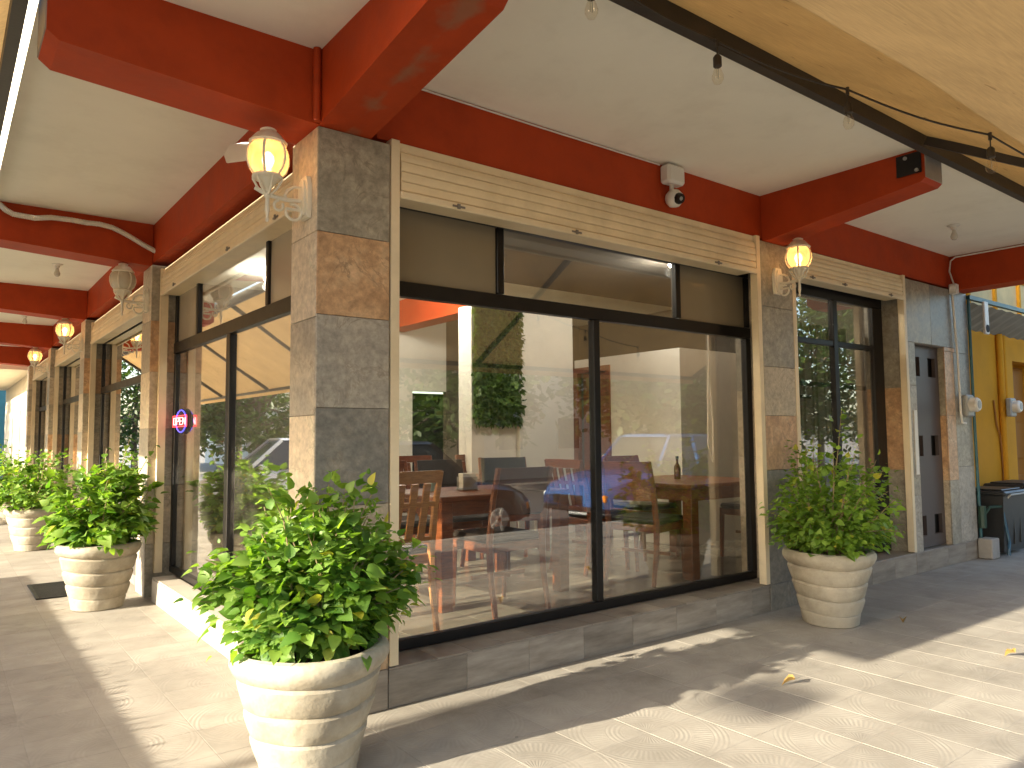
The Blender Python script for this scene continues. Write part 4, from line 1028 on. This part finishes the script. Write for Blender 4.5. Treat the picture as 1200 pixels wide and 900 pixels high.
def chair(label, loc, rz, frame=None, back=None, slats=False, group='wooden chairs inside'):
    """faces +y locally"""
    frame = frame or CHW
    t = thing('dining_chair', label, 'chair', loc, group, local=True)
    w2, d = .215, .42; sh = .46
    for i in (-1, 1):                                      # rear legs run up into the back posts and rake backwards
        q = MB(); q.tube([(i * w2, -.26, 0), (i * w2, -.21, .25), (i * w2, -.20, sh), (i * w2, -.24, .72), (i * w2, -.30, .93)], [.019, .022, .025, .022, .018], 6); q.build('leg', frame, t)
        q = MB(); q.tube([(i * w2, .225, 0), (i * w2, .205, sh - .01)], [.017, .024], 6); q.build('leg', frame, t)
    q = MB(); q.box(-w2 - .015, w2 + .015, -.20, .23, sh - .07, sh - .012, bev=.006); q.build('seat_frame', frame, t, fix=False)
    q = MB(); q.box(-w2 - .01, w2 + .01, -.185, .235, sh - .0115, sh + .035, bev=.018); q.build('seat', LEATH, t, fix=False)
    q = MB(); q.box(-w2, w2, -.012, .012, .20, .225); q.build('stretcher', frame, t, fix=False)
    if slats:
        for k, x in enumerate((-.13, -.045, .045, .13)):
            q = MB(); q.bar((x, -.21, sh + .06), (x, -.285, .86), .045, .014, (0, 1, 0)); q.build('back_slat', frame, t, fix=False)
        q = MB(); q.bar((-w2, -.295, .90), (w2, -.295, .90), .026, .07); q.bar((-w2, -.212, sh + .07), (w2, -.212, sh + .07), .022, .035); q.bar((-w2, -.25, .74), (w2, -.25, .74), .02, .03); q.build('back_rail', frame, t, fix=False)
    else:
        q = MB(); n = 6                                    # curved padded back
        for i in range(n):
            x0 = -w2 + 2 * w2 * i / n; x1 = -w2 + 2 * w2 * (i + 1) / n
            c0 = -.028 * (1 - (x0 / w2) ** 2); c1 = -.028 * (1 - (x1 / w2) ** 2)
            za, zb, ya, yb = sh + .17, .93, -.225, -.295
            v = [(x0, ya + c0, za), (x1, ya + c1, za), (x1, yb + c1, zb), (x0, yb + c0, zb)]
            v2 = [(a, b + .03, c) for a, b, c in v]
            q.add(v + v2, [(0, 1, 2, 3), (7, 6, 5, 4), (0, 4, 5, 1), (2, 6, 7, 3)] + ([(3, 7, 4, 0)] if i == 0 else []) + ([(1, 5, 6, 2)] if i == n - 1 else []))
        q.build('backrest', back or frame, t)
    t.location = loc; t.rotation_euler = (0, 0, rz); t.scale = (S,) * 3; return t
table('dark red wood table behind the left pane of the big window', (3.62, 5.22, ZF), 1.12, .82)
table('red brown wood table behind the right pane of the big window', (6.0, 5.0, ZF), 1.12, 1.12)
table('dark wood table deep inside before the green leaf panel', (5.0, 7.0, ZF), 1.0, .8)
chair('dark leather backed chair seen from behind, nearest the middle of the big window', (3.45, 4.68, ZF), R(0), back=LEATB)
chair('honey coloured slat back chair just right of the corner column', (2.42, 4.62, ZF), R(4), CHO, slats=True)
chair('slat back chair at the left end of the dark red table', (2.55, 5.35, ZF), R(-88), slats=True)
chair('chair on the far side of the dark red table, left one', (3.32, 6.0, ZF), R(180), slats=True)
chair('chair on the far side of the dark red table, right one', (3.95, 6.05, ZF), R(176), back=LEATH)
chair('wooden chair drawn up to the left side of the red brown table', (5.15, 4.72, ZF), R(-78), back=CHW)
chair('second chair at the left side of the red brown table, farther from the glass', (5.1, 5.4, ZF), R(-90), slats=True)
chair('chair beyond the red brown table with its back to the white inner room', (6.1, 5.62, ZF), R(178), back=CHW)
chair('chair at the right end of the red brown table near the window jamb', (6.95, 4.8, ZF), R(90), back=CHW)
chair('chair standing alone in the middle of the room behind the window mullion', (4.75, 6.2, ZF), R(160), back=LEATH)
chair('left chair at the table before the green leaf panel', (4.5, 7.55, ZF), R(175), slats=True)
chair('right chair at the table before the green leaf panel', (5.4, 7.5, ZF), R(185), slats=True)
# small things on the tables
TT = ZF + .74 * S + .001
t = thing('napkin_holder', 'white napkin holder on the dark red wood table behind the left pane', 'napkin holder', (3.55, 5.25, TT))
q = MB(); q.box(3.47, 3.63, 5.20, 5.30, TT, TT + .02, bev=.004); q.box(3.48, 3.62, 5.20, 5.212, TT + .0205, TT + .11); q.box(3.48, 3.62, 5.288, 5.30, TT + .0205, TT + .11); q.build('holder', GREYM, t, fix=False)
q = MB(); q.box(3.485, 3.615, 5.216, 5.284, TT + .0205, TT + .14); q.build('napkins', WHITE, t, fix=False)
MINT = mat('mint_plastic', (.45, .62, .50), rough=.4)
for x, y, lb in ((3.25, 5.35, 'mint green cup at the left end of the dark red table'), (3.95, 5.15, 'mint green cup near the right end of the dark red table')):
    q = MB(); q.lathe([(.035, 0), (.045, .11), (.041, .11), (.033, .01)], (x, y, TT), 14, capt=False); tag(q.build('cup', MINT, smooth=True), lb, 'cup')
t = thing('sauce_bottle', 'dark sauce bottle on the red brown table behind the right pane', 'bottle', (6.0, 5.05, TT))
q = MB(); q.lathe([(.032, 0), (.034, .10), (.03, .13), (.013, .16), (.013, .20)], (6.0, 5.05, TT), 12); q.build('body', mat('dark_red_sauce', (.10, .015, .01), rough=.2), t, smooth=True)
q = MB(); q.lathe([(.016, .2), (.016, .23), (.010, .232)], (6.0, 5.05, TT), 10); q.build('cap', BINM, t)
# leafy panel on the inner wall
t = thing('green_leaf_panel', 'hanging panel of dark green artificial leaves on the inner wall', 'leaf panel', (5.6, 7.6, 1.8))
onebox('backing', HEDGE_BACK, t, 5.26, 5.95, 7.62, 7.655, 1.72, 3.14)
rr = random.Random(2); q = MB(); vs0, fs0 = leaf_geo(.08, .05, .3, .3)
for i in range(2600):
    p = Vector((rr.uniform(5.24, 5.97), 7.61 - rr.random() * .05, rr.uniform(1.66, 3.15))); a = Vector((rr.uniform(-.6, .6), -.45, rr.uniform(-1, .2))).normalized(); y = Vector((0, -1, .3)).cross(a).normalized(); z = a.cross(y)
    q.add([p + a * u + y * v + z * w_ for u, v, w_ in vs0], fs0[::2] if i % 2 else fs0)
q.build('leaves', LEAF_T, t, fix=False)['kind'] = 'stuff'
# pale cord with switch hanging by the inner wall, pole
q = MB(); q.tube([(6.75, 5.2, 3.6), (6.75, 5.2, 2.3), (6.72, 5.2, 1.9), (6.70, 5.2, 1.4), (6.78, 5.2, 1.2), (6.80, 5.2, 1.6), (6.76, 5.2, 2.1), (6.75, 5.2, 2.25)], .010, 6)
tag(q.build('hanging_cord', WPL, smooth=True), 'pale looped cord hanging before the white inner room', 'cord')
t = thing('pink_stool', 'pale pink block seat inside near the middle of the room', 'seat', (5.5, 6.9, ZF))
q = MB(); q.box(5.52, 5.92, 6.75, 7.15, ZF + .35, ZF + .75, bev=.04); q.build('seat_block', mat('pale_pink', (.75, .52, .50), rough=.5), t, fix=False)
q = MB()
for x in (5.55, 5.87):
    for y in (6.79, 7.11): q.tube([(x, y, ZF), (x, y, ZF + .36)], .015, 6)
q.build('legs', WPL, t)

# ---------------------------------------------------------------- neighbour house at the right
N = thing('yellow_neighbour_house', 'yellow painted house beyond the stone end wall, with ochre doorway', 'house', (11.5, 4.3, 0))
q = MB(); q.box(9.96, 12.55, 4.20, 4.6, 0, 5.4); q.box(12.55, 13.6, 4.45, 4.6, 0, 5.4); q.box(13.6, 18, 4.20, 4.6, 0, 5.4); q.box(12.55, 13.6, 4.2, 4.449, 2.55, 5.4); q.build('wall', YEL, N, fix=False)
q = MB(); q.box(12.6, 13.55, 4.40, 4.448, .05, 2.5, bev=.004); d = q.build('door', YELD, N, fix=False)
for z in (.3, 1.1, 1.9): onebox('door_panel', YELD, d, 12.72, 13.43, 4.385, 4.399, z, z + .55, bev=.01)
q = MB(); q.tube([(11.98, 4.16, .75), (11.98, 4.16, 1.7), (11.98, 4.16, 2.9)], .045, 10); q.build('down_pipe', YEL, N, smooth=True)
q = MB(); q.tube([(12.16, 4.17, 1.75), (12.16, 4.17, 2.9)], .028, 8); q.build('down_pipe', YEL, N, smooth=True)
q = MB(); q.tube([(11.75, 4.185, 1.95), (11.80, 4.18, 1.6), (11.9, 4.18, 1.45), (11.94, 4.18, 1.2), (11.95, 4.18, .75)], .012, 6); q.build('cable', YELD, N)
onebox('wall_box', YELD, N, 10.25, 10.85, 4.13, 4.198, .75, 1.03, bev=.01)
q = MB()
for i in range(6): q.box(9.97 + i * .9, 10.03 + i * .9, 4.1, 4.198, 3.18, 3.7)
q.box(9.97, 18, 4.12, 4.198, 3.72, 3.8); q.build('upper_trim', YEL, N, fix=False)
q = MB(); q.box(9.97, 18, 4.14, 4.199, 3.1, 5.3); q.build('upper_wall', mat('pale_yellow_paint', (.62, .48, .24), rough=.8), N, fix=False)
def meter(label, c):
    t = thing('electric_meter', label, 'meter', c, 'round electric meters')
    x, y, z = c; q = MB(); q.box(x - .10, x + .10, y - .07, y, z - .14, z + .12, bev=.015); q.build('socket_box', GREYM, t, fix=False)
    q = MB(); q.tube([(x, y - .07, z), (x, y - .14, z), (x, y - .16, z)], [.085, .085, .07], 16); q.build('glass_dome', WPL, t)
    q = MB(); q.tube([(x, y - .1605, z), (x, y - .164, z)], .05, 12); q.build('dial', GREYM, t)
meter('grey electric meter on the stone end wall by the white conduit', (9.75, 3.785, 1.83))
meter('electric meter on the yellow wall below the down pipe', (12.02, 4.10, 1.86))
t = thing('teal_pole', 'thin teal green pipe standing against the end of the stone wall', 'pipe', (9.98, 3.77, 0))
q = MB(); q.tube([(9.965, 3.77, 3.12), (9.965, 3.77, 1.7), (9.99, 3.77, .15)], .018, 8); q.build('pipe', TEAL, t, smooth=True)
q = MB(); q.tube([(9.98, 3.74, .62), (9.98, 3.74, .36)], .045, 8); q.tube([(9.96, 3.76, .45), (10.10, 3.70, .60), (10.32, 3.65, .60)], .018, 6); q.build('valve', mat('green_valve', (.02, .055, .035), rough=.5), t)
q = MB(); q.tube([(10.32, 3.65, .60), (10.36, 3.62, .3), (10.36, 3.6, .16), (10.28, 3.58, .10), (10.27, 3.58, .02)], .017, 6); q.build('hose', mat('blue_hose', (.04, .11, .17), rough=.5), t, smooth=True)
q = MB(); q.box(9.90, 10.12, 3.62, 3.778, .003, .24, bev=.01); tag(q.build('concrete_block', CONC, fix=False), 'small concrete block at the foot of the teal pipe', 'block')
def bin_(label, x0, x1, y0, y1, h):
    t = thing('waste_bin', label, 'bin', ((x0 + x1) / 2, (y0 + y1) / 2, 0), 'black bins by the yellow wall')
    q = MB(); k = .03; q.add([(x0 + k, y0 + k, .04), (x1 - k, y0 + k, .04), (x1 - k, y1, .04), (x0 + k, y1, .04), (x0, y0, h - .08), (x1, y0, h - .08), (x1, y1, h - .08), (x0, y1, h - .08)],
                              [(3, 2, 1, 0), (4, 5, 6, 7), (0, 1, 5, 4), (1, 2, 6, 5), (2, 3, 7, 6), (3, 0, 4, 7)])
    for i in range(3): q.box(x0 + .15 + i * (x1 - x0 - .3) / 2 - .012, x0 + .15 + i * (x1 - x0 - .3) / 2 + .012, y0 + .012, y0 + .034, .12, h - .14)
    q.build('body', BINM, t)
    q = MB(); q.box(x0 - .02, x1 + .02, y0 - .03, y1 + .01, h - .08, h - .02, bev=.02); q.box(x0 + .05, x1 - .05, y0 + .03, y1 - .05, h - .02, h, bev=.009); q.build('lid', BINM, t, fix=False)
    q = MB()
    for x in (x0 + .06, x1 - .06): q.tube([(x - .025, y1 - .08, .06), (x + .025, y1 - .08, .06)], .055, 12)
    q.build('wheels', BINM, t)
    q = MB(); q.tube([(x0 + .05, y0 - .03, h - .1), (x0 + .05, y0 - .06, h - .06), (x1 - .05, y0 - .06, h - .06), (x1 - .05, y0 - .03, h - .1)], .012, 6); q.build('handle', GREYM, t)
bin_('black wheeled bin nearest the teal pipe', 10.30, 11.0, 3.62, 4.12, .80)
bin_('charcoal bin at the right edge, right of the other bin', 11.15, 12.0, 3.66, 4.14, .84)
t = thing('neighbour_canopy', 'teal framed canopy with grey sheet over the yellow doorway', 'canopy', (11.5, 3.9, 3.1))
q = MB(); q.bar((9.98, 3.78, 3.16), (14.5, 3.78, 3.16), .05, .05); q.bar((10.0, 3.81, 3.16), (10.0, 4.09, 3.16), .05, .05); q.build('frame', TEAL, t, fix=False)
q = MB()
for i in range(30):
    x0 = 10.05 + i * .15; q.quad((x0, 3.80, 3.10 + .02 * (i % 2)), (x0 + .15, 3.80, 3.10 + .02 * ((i + 1) % 2)), (x0 + .15, 4.18, 2.88 + .02 * ((i + 1) % 2)), (x0, 4.18, 2.88 + .02 * (i % 2)))
q.build('sheet', SHEET, t)
t = thing('strip_lamp', 'short white hanging strip with a dark end under the neighbour canopy', 'lamp', (10.3, 3.85, 2.8))
q = MB(); q.box(10.26, 10.38, 3.70, 3.73, 2.72, 3.13, bev=.008); q.build('body', WPL, t, fix=False)
q = MB(); q.tube([(10.32, 3.695, 2.79), (10.32, 3.70, 2.79)], .05, 12); q.build('dark_end', DARK, t)

# ---------------------------------------------------------------- far end of the left walk
F = thing('pale_house', 'pale sunlit house beyond the far end of the left porch', 'house', (1.8, 24, 0))
q = MB(); q.box(1.75, 8, 20.9, 30, 0, 4.5); q.build('wall', PALE, F, fix=False)
for y in (21.6, 24.0, 26.5): onebox('panel_door', PALE, F, 1.71, 1.748, y, y + 1.7, .05, 2.3, bev=.01)
q = MB(); q.box(.5, 1.749, 20.9, 30, 3.15, 3.3); q.build('eave', PALE, F, fix=False)
F2 = thing('teal_house', 'house with teal blue wall at the far left end of the walk', 'house', (0, 33, 0))
q = MB(); q.box(-1.0, 8, 33, 38, 0, 4.2); q.build('wall', mat('teal_wall_paint', (.06, .22, .26), rough=.7), F2, fix=False)
onebox('window', BLK, F2, .2, 1.2, 32.96, 33, 1.4, 2.6)

# ---------------------------------------------------------------- the two streets behind the camera (seen in the glass)
def wheel(parent, x, y, r=.33, side=1):
    q = MB(); q.tube([(x, y - .11 * side, r), (x, y + .11 * side, r)], r, 20); w_ = q.build('wheel', BINM, parent)
    q = MB(); q.tube([(x, y + .10 * side, r), (x, y + .118 * side, r)], [r * .62, r * .5], 14); q.build('rim', GREYM, w_)
    for k in range(5):
        a = 2 * PI * k / 5; q = MB(); q.bar((x, y + .12 * side, r), (x + r * .56 * math.cos(a), y + .12 * side, r + r * .56 * math.sin(a)), .05, .01, (0, 1, 0)); q.build('spoke', WPL, w_, fix=False)
CG = mat('car_glass', (.02, .025, .03), rough=.06, var=.05, bump=0, spec=.8)
HL = mat('headlight_lens', (.75, .75, .72), rough=.1, var=.05, bump=0); AMBL = mat('amber_lens', (.8, .25, .02), rough=.2, bump=0); TL = mat('red_lens', (.5, .02, .02), rough=.2, bump=0)
def car(name, label, cat, loc, rz, paint, L, W, H, hood, cab, rake, pickup=False):
    """nose towards +x locally; hood = bonnet length, cab = (start, end) of roof from the nose"""
    t = thing(name, label, cat, loc, 'cars parked along the two kerbs', local=True)
    belt = H * .60; x1 = L / 2; w_ = W / 2
    secs = [(-x1, .86, .45, belt * .86), (-x1 + .06, .94, .30, belt * .95), (-x1 + .5, 1, .24, belt), (0, 1, .22, belt), (x1 - hood, 1, .22, belt * .98), (x1 - hood * .45, .98, .24, belt * .90), (x1 - .18, .90, .27, belt * .76), (x1, .76, .36, belt * .62)]
    q = MB(); n = 10; ring = []
    for x, ww, z0, z1 in secs:
        r = [(-.80, 0), (-1, .18), (-1.0, .55), (-.97, .86), (-.84, 1.0), (.84, 1.0), (.97, .86), (1.0, .55), (1, .18), (.80, 0)]
        ring.append([(x, u * ww * w_, z0 + v * (z1 - z0)) for u, v in r])
    for s in ring: q.v += s
    for i in range(len(ring) - 1):
        for k in range(n):
            k2 = (k + 1) % n; q.f.append((i * n + k, i * n + k2, (i + 1) * n + k2, (i + 1) * n + k)); q.mi.append(0)
    q.f += [tuple(range(n)), tuple(reversed(range(len(ring) * n - n, len(ring) * n)))]; q.mi += [0, 0]
    q.build('body', paint, t, smooth=True)
    c0, c1 = x1 - cab[0], x1 - cab[1]; g = MB(); r = MB()
    lo, hi = .90 * w_, .70 * w_
    A = [(c0 + rake, belt * .97), (c0, H - .05), (c1, H - .06), (c1 - (.12 if pickup else .45), belt * .99)]
    for m in (g,):
        v = [(A[0][0], -lo, A[0][1]), (A[0][0], lo, A[0][1]), (A[1][0], -hi, A[1][1]), (A[1][0], hi, A[1][1]), (A[2][0], -hi, A[2][1]), (A[2][0], hi, A[2][1]), (A[3][0], -lo, A[3][1]), (A[3][0], lo, A[3][1])]
        m.add(v, [(0, 1, 3, 2), (4, 5, 7, 6), (0, 2, 4, 6), (1, 7, 5, 3), (0, 6, 7, 1)])
    g.build('windows', CG, t)
    r.prism([(-hi - .01, H - .055), (-hi * .8, H - .008), (0, H), (hi * .8, H - .008), (hi + .01, H - .055)], 'x', c1 - .03, c0 + .03); r.build('roof', paint, t, smooth=True)
    q = MB()
    for sgn in (-1, 1):
        q.bar((A[0][0], sgn * (lo + .01), A[0][1]), (A[1][0], sgn * (hi + .012), A[1][1]), .05, .07); q.bar(((c0 + c1) / 2, sgn * (lo + .01), belt * .98), ((c0 + c1) / 2, sgn * (hi + .012), H - .05), .05, .09); q.bar((A[3][0], sgn * (lo + .01), A[3][1]), (A[2][0], sgn * (hi + .012), A[2][1]), .05, .12)
    q.build('pillars', paint, t, fix=False)
    q = MB()
    for sgn in (-1, 1): q.box(x1 - .02, x1 + .025, sgn * w_ * .20, sgn * w_ * .02, belt * .40, belt * .56)
    q.box(x1 - .03, x1 + .03, -w_ * .42, w_ * .42, belt * .42, belt * .58, bev=.01); q.box(x1 - .03, x1 + .05, -w_ * .7, w_ * .7, .30, .40, bev=.02); q.build('grille', BINM, t, fix=False)
    for sgn in (-1, 1):
        q = MB(); q.box(x1 - .22, x1 - .005, sgn * w_ * .50, sgn * w_ * .80, belt * .46, belt * .62, bev=.03); hl = q.build('headlight', HL, t, fix=False)
        q = MB(); q.box(x1 - .30, x1 - .12, sgn * w_ * .805, sgn * w_ * .90, belt * .47, belt * .60, bev=.02); q.build('indicator', AMBL, hl, fix=False)
        q = MB(); q.box(-x1 + .0, -x1 + .12, sgn * w_ * .62, sgn * w_ * .90, belt * .62, belt * .85, bev=.02); q.build('taillight', TL, t, fix=False)
        q = MB(); q.box(A[0][0] - .35, A[0][0] - .2, sgn * w_ * 1.0, sgn * (w_ * 1.0 + .16), belt * .98, belt * 1.1, bev=.03); q.build('mirror', paint, t, fix=False)
        for wx in (x1 - hood * .72, -x1 + .85): wheel(t, wx, sgn * (w_ - .10), .34, sgn)
    t.location = loc; t.rotation_euler = (0, 0, rz); return t
def paint(name, c): return mat(name, c, rough=.22, var=.03, scale=2, bump=0, spec=.6)
car('parked_car', 'white car parked nose to the kerb on the left street', 'car', (-2.9, 17.0, -.18), R(8), paint('white_car_paint', (.72, .72, .72)), 4.6, 1.85, 1.68, 1.15, (1.9, 3.9), .75)
car('pickup_truck', 'blue pickup truck parked along the right street', 'truck', (11.9, -2.3, -.18), R(180), paint('blue_car_paint', (.03, .10, .28)), 5.2, 1.85, 1.70, 1.5, (2.1, 3.4), .6, True)
car('parked_car', 'dark brown car parked along the right street before the big window', 'car', (5.8, -2.55, -.18), R(0), paint('dark_car_paint', (.035, .028, .025)), 4.5, 1.8, 1.62, 1.15, (1.95, 3.9), .7)

car('shade_box_truck', 'unseen tall white box truck added on the left street to shade the paving', 'truck', (-4.6, .72, -.18), R(0), paint('white_van_paint', (.66, .66, .64)), 5.2, 1.95, 3.1, .55, (.8, 4.9), .45)  # unseen truck, added only to cast shade across the paving
t = thing('shade_lamp_post', 'unseen grey lamp post added across the left street to cast a streak of shade', 'street lamp', (-10.5, 3.9, -.18))  # added blocker: its head throws a short soft streak on the paving
q = MB(); q.tube([(-10.5, 3.9, -.18), (-10.5, 3.9, 4.3), (-10.45, 3.7, 4.62), (-10.4, 3.2, 4.7)], [.06, .045, .035, .03], 8); q.build('pole', STEEL, t, smooth=True)
q = MB(); q.box(-10.52, -10.28, 2.72, 3.2, 4.60, 4.78, bev=.05); q.build('lamp_head', STEEL, t, fix=False)
def tree(label, loc, h, r, seed, nleaf=2600, crown0=.35, name='street_tree', lf=.34):
    rr = random.Random(seed); t = thing(name, label, 'tree', loc, 'trees along the streets', local=True)
    q = MB(); q.tube([(0, 0, 0), (.05, .03, h * .2), (-.03, .05, h * .4), (.05, 0, h * .62)], [.17, .14, .12, .07], 8)
    cl = []
    for i in range(20):
        a = i * 2.4; e = rr.uniform(.0, 1.0); p = Vector((math.cos(a) * r * .72 * math.sqrt(1 - e * e * .7), math.sin(a) * r * .72 * math.sqrt(1 - e * e * .7), h * crown0 + (h * (1 - crown0) - r * .3) * rr.uniform(.15, .95)))
        s0 = Vector((0, .03, h * rr.uniform(.3, .55))); q.tube([s0, s0.lerp(p, .5) + Vector((0, 0, .2)), p], [.06, .04, .015], 6); cl.append((p, r * rr.uniform(.32, .52)))
    q.build('trunk', BARK, t, smooth=True)
    q = MB()
    for i in range(nleaf):
        c, cr = cl[rr.randrange(len(cl))]; d = Vector((rr.gauss(0, 1), rr.gauss(0, 1), rr.gauss(0, .8))).normalized() * cr * rr.uniform(.45, 1.05); p = c + d
        a = Vector((rr.gauss(0, 1), rr.gauss(0, 1), rr.gauss(-.3, .5))).normalized(); y = Vector((rr.gauss(0, .5), rr.gauss(0, .5), 1)).cross(a).normalized(); L = lf * rr.uniform(.6, 1.2)
        q.add([p, p + a * L * .5 + y * L * .3, p + a * L, p + a * L * .5 - y * L * .3], [(0, 1, 2, 3)])
    o = q.build('crown', LEAF_T, t, fix=False); o['kind'] = 'stuff'
    t.location = loc; return t
for i, (x, y, h, r) in enumerate([(17, -8.5, 7.5, 2.8), (22, -9.5, 9, 3.4), (27.5, -9, 8, 3.2), (33, -11, 10, 3.8), (12, -10, 6.5, 2.4), (39, -10, 9, 3.5)]):
    tree(['small tree across the right street opposite the window with curtains', 'tall tree across the right street', 'round tree across the right street', 'large distant tree across the right street', 'short tree across the right street', 'farthest tree across the right street'][i], (x, y, -.18), h, r, 30 + i, 5200, .12)
for i, (x, y, h, r) in enumerate([(-6.5, 30, 6.5, 2.6), (-8, 37, 7.5, 3.2), (-4.5, 43, 8, 3.4), (-13, 27, 7, 3)]):
    tree(['leafy tree on the left street behind the white car', 'second tree on the left street', 'far tree on the left street', 'tree on the far side of the left street'][i], (x, y, -.18), h, r, 50 + i, 5200, .12)
# unseen hedge added at the left kerb: keeps the low sun off the outer walk
t = thing('shade_hedge', 'unseen low hedge added along the left kerb to shade the outer walk', 'hedge', (-1.75, 4, -.18))
q = MB(); q.box(-2.0, -1.5, -.9, 10.0, -.17, .785, bev=.02); q.build('core', HEDGE_BACK, t, fix=False)
rr = random.Random(77); q = MB()
for i in range(9000):
    f = rr.randrange(3); y = rr.uniform(-.95, 10.05)
    p = Vector((rr.choice((-2.02, -1.48)) + rr.gauss(0, .02), y, rr.uniform(-.1, .78))) if f < 2 else Vector((rr.uniform(-2.03, -1.47), y, .775 + rr.gauss(0, .015)))
    a = Vector((rr.gauss(0, 1), rr.gauss(0, 1), rr.gauss(.2, .6))).normalized(); u = Vector((rr.gauss(0, .5), rr.gauss(0, .5), 1)).cross(a).normalized(); L = rr.uniform(.03, .05)
    q.add([p, p + a * L * .5 + u * L * .3, p + a * L, p + a * L * .5 - u * L * .3], [(0, 1, 2, 3)])
q.build('foliage', LEAF_T, t, fix=False)['kind'] = 'stuff'
def house(label, x0, x1, y0, y1, h, m, face):
    t = thing('street_house', label, 'house', ((x0 + x1) / 2, (y0 + y1) / 2, -.18), 'houses across the streets')
    q = MB(); q.box(x0, x1, y0, y1, -.17, h); q.build('wall', m, t, fix=False)
    q = MB(); q.box(x0 - .2, x1 + .2, y0 - .2, y1 + .2, h + .002, h + .25); q.build('roof', CONC, t, fix=False)
    n = int(((x1 - x0) if face == 'y' else (y1 - y0)) / 3)
    for i in range(n):
        q = MB()
        if face == 'y': u = x0 + 1 + i * 3; q.box(u, u + 1.3, y1 + .002, y1 + .06, .9, 2.3)
        else: u = y0 + 1 + i * 3; q.box(x1 + .002, x1 + .06, u, u + 1.3, .9, 2.3)
        w_ = q.build('window', WPL, t, fix=False); q = MB()
        if face == 'y': q.box(u + .08, u + 1.22, y1 + .0605, y1 + .07, .98, 2.22)
        else: q.box(x1 + .0605, x1 + .07, u + .08, u + 1.22, .98, 2.22)
        q.build('pane', CG, w_, fix=False)
house('cream house across the right street', 2, 15, -22, -13, 4.2, PALE, 'y')
house('white house across the right street behind the trees', 16, 34, -24, -15, 4.6, WHITE, 'y')
house('white house far up the left street', -22, -11, 40, 54, 4.4, WHITE, 'x')
house('pale house across the left street', -32, -21, 14, 30, 4.0, PALE, 'x')
